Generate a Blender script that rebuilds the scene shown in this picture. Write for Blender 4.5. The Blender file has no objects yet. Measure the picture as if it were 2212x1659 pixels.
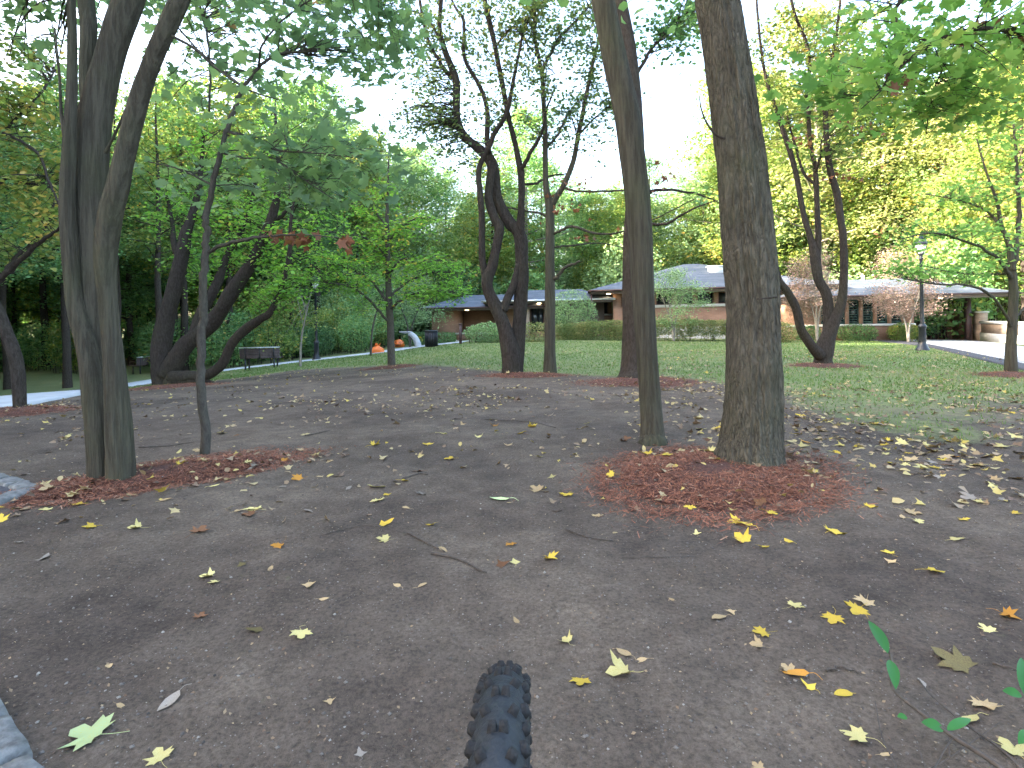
import bpy, math, random
import numpy as np
from mathutils import Matrix, Vector

# ------------------------------------------------------------------ camera, sky, sun, exposure
SC = bpy.context.scene
COL = SC.collection
CAMZ, F, CX, HY = 1.09, 1200.0, 1106.0, 690.0        # eye height; focal length, axis and horizon in 2212-wide photo pixels
ROLL = math.radians(-1.0)
cam = bpy.data.cameras.new('camera')
cam_o = bpy.data.objects.new('camera', cam)
COL.objects.link(cam_o)
cam.sensor_width = 36.0
cam.lens = 36.0 * F / 2212.0
cam.shift_y = -(829.5 - HY) / 2212.0
cam.clip_start, cam.clip_end = 0.02, 1200.0
cam_o.matrix_world = Matrix.Translation((0, 0, CAMZ)) @ Matrix.Rotation(math.pi / 2, 4, 'X') @ Matrix.Rotation(ROLL, 4, 'Z')
SC.camera = cam_o

SUN_AZ, SUN_EL = math.radians(-100), math.radians(18)   # azimuth from +Y towards +X
world = bpy.data.worlds.new('World')
SC.world = world
world.use_nodes = True
wn = world.node_tree
sky = wn.nodes.new('ShaderNodeTexSky')
sky.sky_type = 'NISHITA'
sky.sun_disc = False
sky.sun_elevation = SUN_EL
sky.sun_rotation = SUN_AZ
sky.air_density, sky.dust_density, sky.ozone_density = 0.9, 4.0, 0.2
wn.links.new(sky.outputs[0], wn.nodes['Background'].inputs[0])
wn.nodes['Background'].inputs[1].default_value = 0.15
sun = bpy.data.lights.new('sun', 'SUN')
sun.energy, sun.angle, sun.color = 5.0, math.radians(0.5), (1.0, 0.88, 0.68)
sun_o = bpy.data.objects.new('sun', sun)
COL.objects.link(sun_o)
sv = Vector((math.sin(SUN_AZ) * math.cos(SUN_EL), math.cos(SUN_AZ) * math.cos(SUN_EL), math.sin(SUN_EL)))
sun_o.rotation_euler = sv.to_track_quat('Z', 'Y').to_euler()
sun_o.location = sv * 60
SC.view_settings.view_transform = 'Standard'
SC.view_settings.look = 'None'
SC.view_settings.gamma = 1.0
SC.view_settings.use_curve_mapping = False
SC.view_settings.exposure = 3.42
try:
    SC.cycles.use_denoising = True
    SC.cycles.max_bounces = 6
    SC.cycles.transmission_bounces = 5
    SC.cycles.diffuse_bounces = 4
    SC.cycles.use_adaptive_sampling = True
    SC.cycles.adaptive_threshold = 0.03
    SC.cycles.sample_clamp_indirect = 6.0
except Exception:
    pass

# ------------------------------------------------------------------ helpers
rng = np.random.default_rng(7)
random.seed(7)


def P(px, py, d):
    """photo pixel (2212 wide) at depth d metres -> world point"""
    u = (px - CX) / F * d
    v = -(py - HY) / F * d
    c, s = math.cos(ROLL), math.sin(ROLL)
    return np.array([u * c - v * s, d, CAMZ + u * s + v * c])


def sstep(a, b, t):
    t = np.clip((t - a) / (b - a), 0, 1)
    return t * t * (3 - 2 * t)


def hgt(x, y):
    x = np.asarray(x, float)
    y = np.asarray(y, float)
    left = np.maximum(0, -x - 2.0)
    z = -0.08 * np.minimum(left, 16) * sstep(4, 20, y)
    z = z - 0.022 * np.clip(x - 3, 0, 40) * sstep(5, 30, y)
    z = z - 0.006 * np.clip(y - 8, 0, 45)
    return z


def G(px, py, lo=0.6, hi=150.0):
    """ground point seen at a photo pixel"""
    d, prev = lo, lo
    while d < hi:
        p = P(px, py, d)
        if p[2] < hgt(p[0], p[1]):
            a, b = prev, d
            for _ in range(30):
                m = (a + b) / 2
                q = P(px, py, m)
                if q[2] < hgt(q[0], q[1]):
                    b = m
                else:
                    a = m
            q = P(px, py, b)
            q[2] = float(hgt(q[0], q[1]))
            return q
        prev = d
        d *= 1.03
    p = P(px, py, hi)
    p[2] = float(hgt(p[0], p[1]))
    return p


def mesh_np(name, V, Fs, smooth=False, rnd=None):
    V = np.asarray(V, np.float32)
    me = bpy.data.meshes.new(name)
    me.vertices.add(len(V))
    me.vertices.foreach_set('co', V.ravel())
    Fs = [np.asarray(f, np.int32) for f in Fs if len(f)]
    loops = np.concatenate([f.ravel() for f in Fs])
    tot = np.concatenate([np.full(len(f), f.shape[1], np.int32) for f in Fs])
    starts = np.concatenate([[0], np.cumsum(tot)[:-1]]).astype(np.int32)
    me.loops.add(len(loops))
    me.loops.foreach_set('vertex_index', loops)
    me.polygons.add(len(tot))
    me.polygons.foreach_set('loop_start', starts)
    if smooth:
        me.polygons.foreach_set('use_smooth', np.ones(len(tot), bool))
    if rnd is not None:
        a = me.attributes.new('rnd', 'FLOAT', 'POINT')
        a.data.foreach_set('value', np.asarray(rnd, np.float32))
    me.update(calc_edges=True)
    me.validate()
    return me


def link(name, me, mat=None, parent=None, label=None, cat=None, group=None, kind=None, loc=None):
    o = bpy.data.objects.new(name, me)
    COL.objects.link(o)
    if mat is not None:
        if len(me.materials) == 0:
            me.materials.append(mat)
        elif me.materials[0] != mat:
            o.material_slots[0].link = 'OBJECT'
            o.material_slots[0].material = mat
    if parent is not None:
        o.parent = parent
    if loc is not None:
        o.location = loc
    tag(o, label, cat, group, kind)
    return o


def tag(o, label=None, cat=None, group=None, kind=None):
    for k, v in (('label', label), ('category', cat), ('group', group), ('kind', kind)):
        if v:
            o[k] = v
    return o


def empty(name, loc, rz=0.0, label=None, cat=None, group=None):
    o = bpy.data.objects.new(name, None)
    COL.objects.link(o)
    o.location = [float(c) for c in loc]
    o.rotation_euler = (0, 0, rz)
    o.empty_display_size = 0.2
    return tag(o, label, cat, group)


class MB:
    """collects shapes into one mesh"""

    def __init__(s):
        s.V, s.T, s.Q, s.n = [], [], [], 0

    def add(s, V, T=None, Q=None):
        V = np.asarray(V, float)
        s.V.append(V)
        if T is not None and len(T):
            s.T.append(np.asarray(T, int) + s.n)
        if Q is not None and len(Q):
            s.Q.append(np.asarray(Q, int) + s.n)
        s.n += len(V)
        return s

    def box(s, x0, x1, y0, y1, z0, z1):
        V = [(x, y, z) for z in (z0, z1) for y in (y0, y1) for x in (x0, x1)]
        return s.add(V, None, [(0, 2, 3, 1), (4, 5, 7, 6), (0, 1, 5, 4), (2, 6, 7, 3), (0, 4, 6, 2), (1, 3, 7, 5)])

    def tube(s, pts, rad, sides=8, rough=0.0, cap=True, seed=0):
        V, Q, T = tube(pts, rad, sides, rough, cap, seed)
        return s.add(V, T, Q)

    def lathe(s, prof, sides=16, c=(0, 0, 0)):
        a = np.linspace(0, 2 * np.pi, sides, endpoint=False)
        V = []
        for r, z in prof:
            V.append(np.stack([c[0] + r * np.cos(a), c[1] + r * np.sin(a), np.full(sides, c[2] + z)], 1))
        V = np.concatenate(V)
        return s.add(V, None, gridq(len(prof), sides))

    def mesh(s, name, smooth=False, off=(0, 0, 0)):
        V = np.concatenate(s.V) - np.asarray(off, float)
        return mesh_np(name, V, [np.concatenate(x) for x in (s.T, s.Q) if x], smooth)


def gridq(n, m):
    i = np.arange(n - 1)[:, None] * m
    j = np.arange(m)[None, :]
    k = (np.arange(m)[None, :] + 1) % m
    return np.stack([(i + j), (i + k), (i + m + k), (i + m + j)], -1).reshape(-1, 4)


def vnoise(p, seed=0):
    """smooth 3-D value noise in -1..1, vectorised"""
    p = np.asarray(p, float)
    i = np.floor(p).astype(np.int64)
    f = p - i
    f = f * f * (3 - 2 * f)

    def h(a, b, c):
        n = (a * 374761393 + b * 668265263 + c * 1274126177 + seed * 97531) & 0x7fffffff
        n = ((n ^ (n >> 13)) * 1274126177) & 0x7fffffff
        return ((n ^ (n >> 16)) & 0xffff) / 32767.5 - 1
    r = 0
    for dx in (0, 1):
        for dy in (0, 1):
            for dz in (0, 1):
                w = (f[..., 0] if dx else 1 - f[..., 0]) * (f[..., 1] if dy else 1 - f[..., 1]) * (f[..., 2] if dz else 1 - f[..., 2])
                r = r + w * h(i[..., 0] + dx, i[..., 1] + dy, i[..., 2] + dz)
    return r


def tube(pts, rad, sides=8, rough=0.0, cap=True, seed=0):
    pts = np.asarray(pts, float)
    rad = np.broadcast_to(np.asarray(rad, float), (len(pts),))
    n = len(pts)
    t = np.gradient(pts, axis=0)
    t /= np.linalg.norm(t, axis=1)[:, None] + 1e-9
    ref = np.array([1.0, 0, 0]) if abs(t[0][0]) < 0.8 else np.array([0, 1.0, 0])
    nrm = np.empty((n, 3))
    a = ref - t[0] * ref.dot(t[0])
    nrm[0] = a / np.linalg.norm(a)
    for i in range(1, n):
        a = nrm[i - 1] - t[i] * nrm[i - 1].dot(t[i])
        nrm[i] = a / (np.linalg.norm(a) + 1e-9)
    b = np.cross(t, nrm)
    ang = np.linspace(0, 2 * np.pi, sides, endpoint=False)
    dirs = nrm[:, None, :] * np.cos(ang)[None, :, None] + b[:, None, :] * np.sin(ang)[None, :, None]
    R = rad[:, None] * np.ones(sides)[None, :]
    if rough:
        q = pts[:, None, :] / (rad.mean() * 2.2 + 1e-6) * np.array([1, 1, 0.35]) + dirs * 1.1
        R = R * (1 + rough * vnoise(q, seed) + 0.5 * rough * vnoise(q * 2.7, seed + 5))
    if rough and sides >= 30:       # long shallow furrows following the grain
        zz = np.concatenate([[0], np.cumsum(np.linalg.norm(np.diff(pts, axis=0), axis=1))])
        qq = np.stack([np.cos(ang)[None] * 4.5 + 0 * zz[:, None], np.sin(ang)[None] * 4.5 + 0 * zz[:, None], zz[:, None] * 1.1 + 0 * ang[None]], -1)
        R = R + 0.0045 * (1 - 2 * np.abs(vnoise(qq, seed + 9))) + 0.002 * vnoise(qq * np.array([2.3, 2.3, 4.0]), seed + 11)
    V = (pts[:, None, :] + dirs * R[:, :, None]).reshape(-1, 3)
    Q = gridq(n, sides)
    T = []
    if cap:
        V = np.concatenate([V, pts[-1:], pts[:1]])
        e = (n - 1) * sides
        for j in range(sides):
            T.append((e + j, e + (j + 1) % sides, n * sides))
            T.append(((j + 1) % sides, j, n * sides + 1))
    return V, Q, np.array(T, int).reshape(-1, 3)


def spline(A, per=6):
    A = np.asarray(A, float)
    if len(A) < 3:
        t = np.linspace(0, 1, per + 1)[:, None]
        return A[:1] * (1 - t) + A[-1:] * t
    E = np.concatenate([2 * A[:1] - A[1:2], A, 2 * A[-1:] - A[-2:-1]])
    out = []
    for i in range(1, len(E) - 2):
        for k in range(per):
            t = k / per
            p0, p1, p2, p3 = E[i - 1], E[i], E[i + 1], E[i + 2]
            out.append(0.5 * (2 * p1 + (p2 - p0) * t + (2 * p0 - 5 * p1 + 4 * p2 - p3) * t * t + (3 * p1 - p0 - 3 * p2 + p3) * t ** 3))
    out.append(A[-1])
    return np.array(out)


# ------------------------------------------------------------------ materials
def new_mat(name):
    m = bpy.data.materials.new(name)
    m.use_nodes = True
    nt = m.node_tree
    return m, nt, nt.nodes['Principled BSDF']


def nd(nt, typ, **kw):
    n = nt.nodes.new(typ)
    for k, v in kw.items():
        if k in n.inputs:
            n.inputs[k].default_value = v
        else:
            setattr(n, k, v)
    return n


def ramp(nt, fac, stops):
    r = nt.nodes.new('ShaderNodeValToRGB')
    while len(r.color_ramp.elements) < len(stops):
        r.color_ramp.elements.new(0.5)
    for e, (p, c) in zip(r.color_ramp.elements, stops):
        e.position = p
        e.color = (*c, 1)
    nt.links.new(fac, r.inputs[0])
    return r.outputs[0]


def coords(nt, scale=(1, 1, 1), rot=(0, 0, 0), kind='Object'):
    tc = nt.nodes.new('ShaderNodeTexCoord')
    mp = nt.nodes.new('ShaderNodeMapping')
    mp.inputs['Scale'].default_value = scale
    mp.inputs['Rotation'].default_value = rot
    nt.links.new(tc.outputs[kind], mp.inputs[0])
    return mp.outputs[0]


def noise(nt, vec, scale, detail=4, rough=0.55):
    n = nd(nt, 'ShaderNodeTexNoise', Scale=scale, Detail=detail, Roughness=rough)
    nt.links.new(vec, n.inputs['Vector'])
    return n.outputs[0]


def mixc(nt, fac, a, b, mode='MIX'):
    m = nt.nodes.new('ShaderNodeMix')
    m.data_type = 'RGBA'
    m.blend_type = mode
    for sock, val in ((m.inputs[0], fac), (m.inputs[6], a), (m.inputs[7], b)):
        if isinstance(val, bpy.types.NodeSocket):
            nt.links.new(val, sock)
        elif isinstance(val, (int, float)):
            sock.default_value = val
        else:
            sock.default_value = (*val, 1)
    return m.outputs[2]


def bump(nt, bsdf, height, strength=0.4, dist=0.02):
    b = nd(nt, 'ShaderNodeBump', Strength=strength, Distance=dist)
    nt.links.new(height, b.inputs['Height'])
    nt.links.new(b.outputs[0], bsdf.inputs['Normal'])


def plain(name, col, rough=0.6, var=0.25, scale=8.0, metal=0.0, bmp=0.0, spec=0.4):
    m, nt, b = new_mat(name)
    v = coords(nt)
    n = noise(nt, v, scale, 3)
    lo = tuple(c * (1 - var) for c in col)
    hi = tuple(min(1, c * (1 + var)) for c in col)
    nt.links.new(ramp(nt, n, [(0.3, lo), (0.7, hi)]), b.inputs['Base Color'])
    b.inputs['Roughness'].default_value = rough
    b.inputs['Metallic'].default_value = metal
    b.inputs['Specular IOR Level'].default_value = spec
    if bmp:
        bump(nt, b, noise(nt, v, scale * 4, 3), bmp, 0.01)
    return m


def leaf_mat(name, stops, transl=0.4, rough=0.55, gain=None):
    m, nt, b = new_mat(name)
    gain = gain or ({'leaf_maple': 2.9, 'leaf_bright': 2.2, 'leaf_olive': 2.2, 'leaf_gold': 1.7, 'leaf_pink': 1.3, 'leaf_brown': 1.4, 'leaf_bough': 2.9, 'leaf_fine': 1.35, 'leaf_hedge': 1.8, 'leaf_sage': 2.4}.get(name, 2.7) if name.startswith('leaf_') else 1.0)
    at = nd(nt, 'ShaderNodeAttribute', attribute_name='rnd')
    grey = 0.14 if name.startswith('leaf_') else 0.0
    stops = [(p, tuple(c * (1 - grey) + grey * (0.3 * cc[0] + 0.6 * cc[1] + 0.1 * cc[2]) for c in cc)) for p, cc in stops]
    col = ramp(nt, at.outputs['Fac'], [(p, tuple(min(0.9, c * gain) for c in cc)) for p, cc in stops])
    nt.links.new(col, b.inputs['Base Color'])
    b.inputs['Roughness'].default_value = rough
    b.inputs['Specular IOR Level'].default_value = 0.3
    tr = nt.nodes.new('ShaderNodeBsdfTranslucent')
    nt.links.new(mixc(nt, 1.0, col, (1.0, 1.0, 0.7), 'MULTIPLY'), tr.inputs[0])
    # a little brighter through the blade than off it
    mx = nt.nodes.new('ShaderNodeMixShader')
    mx.inputs[0].default_value = transl
    nt.links.new(b.outputs[0], mx.inputs[1])
    nt.links.new(tr.outputs[0], mx.inputs[2])
    nt.links.new(mx.outputs[0], nt.nodes['Material Output'].inputs[0])
    return m


def bark_mat(name, dark, light, sc=22.0, zs=0.22, strength=0.9, moss=0.25, dist=0.03, plates=0.4):
    """vertical streaks of noise, broken by shallow plates, with moss and lichen in large patches"""
    m, nt, b = new_mat(name)
    v = coords(nt, (1, 1, zs))
    streak = noise(nt, v, sc, 3, 0.68)
    fine = noise(nt, coords(nt, (1, 1, 0.5)), sc * 3.5, 2, 0.7)
    warp = nd(nt, 'ShaderNodeTexNoise', Scale=9.0, Detail=2.0)
    nt.links.new(v, warp.inputs['Vector'])
    vv = nt.nodes.new('ShaderNodeVectorMath')
    vv.operation = 'MULTIPLY_ADD'
    nt.links.new(warp.outputs['Color'], vv.inputs[0])
    vv.inputs[1].default_value = (0.09, 0.09, 0.16)
    nt.links.new(v, vv.inputs[2])
    vor = nd(nt, 'ShaderNodeTexVoronoi', feature='DISTANCE_TO_EDGE', Scale=sc * 1.3)
    nt.links.new(vv.outputs[0], vor.inputs['Vector'])
    ridge = ramp(nt, vor.outputs['Distance'], [(0.0, (0, 0, 0)), (0.30, (1, 1, 1))])
    sk = ramp(nt, streak, [(0.40, (0, 0, 0)), (0.60, (1, 1, 1))])
    h1 = mixc(nt, plates, sk, ridge)
    hmix = mixc(nt, 0.35, h1, fine)
    big = noise(nt, coords(nt), 1.6, 3, 0.6)
    c1 = mixc(nt, hmix, dark, light)
    mossc = ramp(nt, big, [(0.45, (0, 0, 0)), (0.72, (1, 1, 1))])
    f = nt.nodes.new('ShaderNodeMath')
    f.operation = 'MULTIPLY'
    f.inputs[1].default_value = moss
    nt.links.new(mossc, f.inputs[0])
    c2 = mixc(nt, f.outputs[0], c1, (0.075, 0.085, 0.045))
    nt.links.new(c2, b.inputs['Base Color'])
    b.inputs['Roughness'].default_value = 0.95
    b.inputs['Specular IOR Level'].default_value = 0.12
    bump(nt, b, hmix, strength, dist)
    return m


M = {}
M['bark_furrow'] = bark_mat('bark_furrowed', (0.028, 0.025, 0.020), (0.138, 0.124, 0.096), 32, 0.22, 1.0, 0.4, 0.025, 0.5)
M['bark_grey'] = bark_mat('bark_grey', (0.034, 0.030, 0.023), (0.086, 0.078, 0.060), 30, 0.07, 0.7, 0.45, 0.016, 0.15)
M['bark_dark'] = bark_mat('bark_dark', (0.020, 0.016, 0.014), (0.068, 0.056, 0.048), 30, 0.3, 0.8, 0.15, 0.02, 0.35)
M['bark_thin'] = bark_mat('bark_thin', (0.04, 0.036, 0.032), (0.10, 0.09, 0.078), 40, 0.3, 0.5, 0.3, 0.01)
M['bark_pale'] = bark_mat('bark_pale', (0.12, 0.11, 0.10), (0.30, 0.28, 0.24), 18, 0.25, 0.4, 0.3, 0.01)
M['leaf_maple'] = leaf_mat('leaf_maple', [(0.0, (0.045, 0.085, 0.045)), (0.5, (0.068, 0.125, 0.055)), (0.85, (0.10, 0.16, 0.055)), (0.97, (0.15, 0.17, 0.045)), (1.0, (0.13, 0.07, 0.03))], 0.6)
M['leaf_bright'] = leaf_mat('leaf_bright', [(0.0, (0.05, 0.14, 0.015)), (0.55, (0.09, 0.22, 0.015)), (0.9, (0.15, 0.26, 0.02)), (1.0, (0.28, 0.22, 0.02))], 0.55)
M['leaf_olive'] = leaf_mat('leaf_olive', [(0.0, (0.035, 0.08, 0.015)), (0.5, (0.08, 0.13, 0.02)), (0.85, (0.17, 0.18, 0.03)), (1.0, (0.26, 0.18, 0.03))], 0.5)
M['leaf_dark'] = leaf_mat('leaf_dark', [(0.0, (0.02, 0.055, 0.02)), (0.6, (0.04, 0.09, 0.03)), (1.0, (0.07, 0.12, 0.03))], 0.4)
M['leaf_mid'] = leaf_mat('leaf_mid', [(0.0, (0.03, 0.08, 0.03)), (0.5, (0.06, 0.13, 0.04)), (0.9, (0.11, 0.17, 0.04)), (1.0, (0.22, 0.18, 0.04))], 0.45)
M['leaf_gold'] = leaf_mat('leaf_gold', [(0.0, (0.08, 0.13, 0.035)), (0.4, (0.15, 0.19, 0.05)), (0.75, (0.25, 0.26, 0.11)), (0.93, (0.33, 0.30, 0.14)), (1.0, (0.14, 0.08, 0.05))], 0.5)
M['leaf_fine'] = leaf_mat('leaf_fine', [(0.0, (0.05, 0.11, 0.04)), (0.5, (0.10, 0.17, 0.06)), (0.9, (0.17, 0.22, 0.07)), (1.0, (0.30, 0.26, 0.06))], 0.55)
M['leaf_bough'] = leaf_mat('leaf_bough', [(0.0, (0.035, 0.09, 0.02)), (0.45, (0.07, 0.15, 0.025)), (0.85, (0.11, 0.185, 0.035)), (1.0, (0.18, 0.21, 0.045))], 0.55)
M['leaf_brown'] = leaf_mat('leaf_brown', [(0.0, (0.10, 0.04, 0.02)), (0.7, (0.19, 0.07, 0.03)), (1.0, (0.25, 0.13, 0.04))], 0.35)
M['leaf_pink'] = leaf_mat('leaf_pink', [(0.0, (0.11, 0.11, 0.07)), (0.3, (0.22, 0.15, 0.12)), (0.75, (0.31, 0.20, 0.18)), (1.0, (0.27, 0.26, 0.17))], 0.35)
M['leaf_hedge'] = leaf_mat('leaf_hedge', [(0.0, (0.05, 0.09, 0.02)), (0.5, (0.10, 0.14, 0.035)), (0.85, (0.18, 0.15, 0.05)), (1.0, (0.24, 0.20, 0.06))], 0.35)
M['leaf_sage'] = leaf_mat('leaf_sage', [(0.0, (0.06, 0.11, 0.05)), (0.6, (0.11, 0.18, 0.07)), (1.0, (0.16, 0.22, 0.09))], 0.4)


def litter_mat(name, col, edge):
    m, nt, b = new_mat(name)
    oi = nt.nodes.new('ShaderNodeObjectInfo')
    v = coords(nt)
    n = noise(nt, v, 30, 4)
    c = mixc(nt, ramp(nt, n, [(0.42, (0, 0, 0)), (0.75, (1, 1, 1))]), col, edge)
    hs = nt.nodes.new('ShaderNodeHueSaturation')
    mr = nd(nt, 'ShaderNodeMapRange')
    nt.links.new(oi.outputs['Random'], mr.inputs[0])
    mr.inputs[3].default_value = 0.75
    mr.inputs[4].default_value = 1.25
    nt.links.new(mr.outputs[0], hs.inputs['Value'])
    nt.links.new(c, hs.inputs['Color'])
    nt.links.new(hs.outputs[0], b.inputs['Base Color'])
    b.inputs['Specular IOR Level'].default_value = 0.1
    b.inputs['Roughness'].default_value = 0.85
    return m


LIT = {
    'yellow': litter_mat('litter_yellow', (0.55, 0.40, 0.06), (0.44, 0.27, 0.05)),
    'pale yellow': litter_mat('litter_pale_yellow', (0.52, 0.45, 0.20), (0.44, 0.35, 0.11)),
    'pale green': litter_mat('litter_pale_green', (0.42, 0.52, 0.27), (0.50, 0.50, 0.18)),
    'tan': litter_mat('litter_tan', (0.42, 0.31, 0.17), (0.28, 0.18, 0.09)),
    'brown': litter_mat('litter_brown', (0.17, 0.085, 0.045), (0.09, 0.05, 0.03)),
    'orange': litter_mat('litter_orange', (0.48, 0.23, 0.04), (0.36, 0.17, 0.05)),
    'grey': litter_mat('litter_grey', (0.25, 0.215, 0.18), (0.18, 0.15, 0.12)),
    'olive': litter_mat('litter_olive', (0.16, 0.13, 0.055), (0.10, 0.07, 0.04)),
}
LITSTUFF = leaf_mat('litter_mixed', [(0.0, (0.08, 0.045, 0.03)), (0.3, (0.20, 0.13, 0.08)), (0.6, (0.33, 0.24, 0.14)), (0.85, (0.44, 0.35, 0.16)), (1.0, (0.50, 0.37, 0.07))], 0.1)


def brick_mat(name, ca, cb, mortar, scale=1.0):
    m, nt, b = new_mat(name)
    tc = nt.nodes.new('ShaderNodeTexCoord')
    sx = nt.nodes.new('ShaderNodeSeparateXYZ')
    nt.links.new(tc.outputs['Object'], sx.inputs[0])
    ad = nt.nodes.new('ShaderNodeMath')
    nt.links.new(sx.outputs[0], ad.inputs[0])
    nt.links.new(sx.outputs[1], ad.inputs[1])
    cb_ = nt.nodes.new('ShaderNodeCombineXYZ')
    nt.links.new(ad.outputs[0], cb_.inputs[0])
    nt.links.new(sx.outputs[2], cb_.inputs[1])
    br = nd(nt, 'ShaderNodeTexBrick', Scale=scale)
    br.inputs['Brick Width'].default_value = 0.30
    br.inputs['Row Height'].default_value = 0.068
    br.inputs['Mortar Size'].default_value = 0.008
    br.inputs['Color1'].default_value = (*ca, 1)
    br.inputs['Color2'].default_value = (*cb, 1)
    br.inputs['Mortar'].default_value = (*mortar, 1)
    nt.links.new(cb_.outputs[0], br.inputs['Vector'])
    n = noise(nt, tc.outputs['Object'], 2.0, 5)
    c = mixc(nt, 0.5, br.outputs['Color'], ramp(nt, n, [(0.3, (0.55, 0.55, 0.55)), (0.7, (1, 1, 1))]), 'MULTIPLY')
    nt.links.new(c, b.inputs['Base Color'])
    b.inputs['Roughness'].default_value = 0.9
    bump(nt, b, br.outputs['Fac'], -0.3, 0.01)
    return m


def shingle_mat():
    m, nt, b = new_mat('roof_shingle')
    tc = nt.nodes.new('ShaderNodeTexCoord')
    sx = nt.nodes.new('ShaderNodeSeparateXYZ')
    nt.links.new(tc.outputs['Object'], sx.inputs[0])
    cb_ = nt.nodes.new('ShaderNodeCombineXYZ')
    ad = nt.nodes.new('ShaderNodeMath')
    nt.links.new(sx.outputs[0], ad.inputs[0])
    nt.links.new(sx.outputs[1], ad.inputs[1])
    nt.links.new(ad.outputs[0], cb_.inputs[0])
    nt.links.new(sx.outputs[2], cb_.inputs[1])
    br = nd(nt, 'ShaderNodeTexBrick', Scale=1.0)
    br.inputs['Brick Width'].default_value = 0.9
    br.inputs['Row Height'].default_value = 0.09
    br.inputs['Mortar Size'].default_value = 0.010
    br.inputs['Color1'].default_value = (0.10, 0.125, 0.165, 1)
    br.inputs['Color2'].default_value = (0.15, 0.175, 0.225, 1)
    br.inputs['Mortar'].default_value = (0.04, 0.05, 0.065, 1)
    nt.links.new(cb_.outputs[0], br.inputs['Vector'])
    n = noise(nt, tc.outputs['Object'], 1.2, 5)
    c = mixc(nt, 0.6, br.outputs['Color'], ramp(nt, n, [(0.3, (0.6, 0.6, 0.6)), (0.7, (1, 1, 1))]), 'MULTIPLY')
    nt.links.new(c, b.inputs['Base Color'])
    b.inputs['Roughness'].default_value = 0.85
    b.inputs['Specular IOR Level'].default_value = 0.2
    bump(nt, b, br.outputs['Fac'], -0.4, 0.012)
    return m


M['brick'] = brick_mat('brick_wall', (0.30, 0.165, 0.108), (0.245, 0.128, 0.082), (0.26, 0.20, 0.16))
M['brick_tan'] = brick_mat('brick_pale', (0.40, 0.29, 0.22), (0.33, 0.23, 0.17), (0.40, 0.35, 0.30))
M['shingle'] = shingle_mat()
M['fascia'] = plain('fascia_paint', (0.13, 0.10, 0.085), 0.6, 0.15, 3)
M['gutter'] = plain('gutter_brown', (0.055, 0.03, 0.03), 0.5, 0.2, 4)
M['gutter_metal'] = plain('gutter_metal', (0.55, 0.58, 0.60), 0.35, 0.15, 4, 0.6)
M['soffit'] = plain('soffit_paint', (0.42, 0.40, 0.38), 0.8, 0.1, 2)
M['stone'] = plain('limestone', (0.52, 0.51, 0.49), 0.85, 0.14, 3, 0, 0.2)
M['white'] = plain('white_paint', (0.75, 0.76, 0.76), 0.6, 0.06, 5)
M['glass'] = plain('window_glass', (0.02, 0.025, 0.03), 0.08, 0.1, 1, 0, 0, 0.6)
M['louver'] = plain('louver_green', (0.03, 0.075, 0.065), 0.5, 0.2, 3)
M['frame'] = plain('window_frame', (0.10, 0.055, 0.04), 0.6, 0.15, 5)
M['iron'] = plain('black_iron', (0.009, 0.012, 0.018), 0.38, 0.25, 14, 0.1, 0.08, 0.5)
M['slat'] = plain('bench_slat', (0.075, 0.055, 0.055), 0.6, 0.3, 20, 0, 0.2)
M['concrete'] = plain('concrete', (0.42, 0.43, 0.45), 0.9, 0.14, 5, 0, 0.25)
M['granite'] = plain('granite', (0.15, 0.152, 0.15), 0.9, 0.5, 22, 0, 0.6)
M['asphalt'] = plain('asphalt', (0.055, 0.055, 0.065), 0.9, 0.3, 40, 0, 0.4)
M['mulchbed'] = plain('mulch_bed', (0.035, 0.027, 0.026), 0.95, 0.4, 25, 0, 0.8)
M['bag'] = plain('orange_bag', (0.75, 0.17, 0.03), 0.35, 0.2, 5, 0, 0.3, 0.5)
M['black'] = plain('black_print', (0.02, 0.015, 0.015), 0.7, 0.2, 5)
M['wood_dark'] = plain('dark_boards', (0.035, 0.028, 0.028), 0.8, 0.3, 12, 0, 0.3)
M['twig'] = plain('twig_bark', (0.075, 0.060, 0.050), 0.9, 0.35, 40, 0, 0.4)
M['petal'] = plain('yellow_petal', (0.75, 0.62, 0.04), 0.6, 0.2, 20)
M['green_leaf'] = leaf_mat('green_leaf', [(0.0, (0.03, 0.13, 0.03)), (1.0, (0.05, 0.20, 0.04))], 0.3, 0.4)


def glow(name, col, s):
    m, nt, b = new_mat(name)
    b.inputs['Base Color'].default_value = (*col, 1)
    b.inputs['Emission Color'].default_value = (*col, 1)
    b.inputs['Emission Strength'].default_value = s
    return m


M['lamp_on'] = glow('soffit_lamp', (1.0, 0.72, 0.38), 2.5)
m_, nt_, b_ = new_mat('lantern_glass')
b_.inputs['Base Color'].default_value = (0.8, 0.8, 0.74, 1)
b_.inputs['Roughness'].default_value = 0.35
b_.inputs['Transmission Weight'].default_value = 0.5
M['lantern'] = m_

# ------------------------------------------------------------------ leaves: templates and scatter
def tpl(points, fold=0.0, curl=0.0):
    """fan around the origin of an outline given as (x, y); y runs along the midrib"""
    pts = np.array(points, float)
    V = np.concatenate([[[0, 0.42, 0]], np.column_stack([pts, np.zeros(len(pts))])])
    V[:, 2] = np.abs(V[:, 0]) * fold - curl * (V[:, 1] - 0.4) ** 2
    n = len(pts)
    T = [(0, 1 + i, 1 + (i + 1) % n) for i in range(n)]
    return V, np.array(T)


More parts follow.
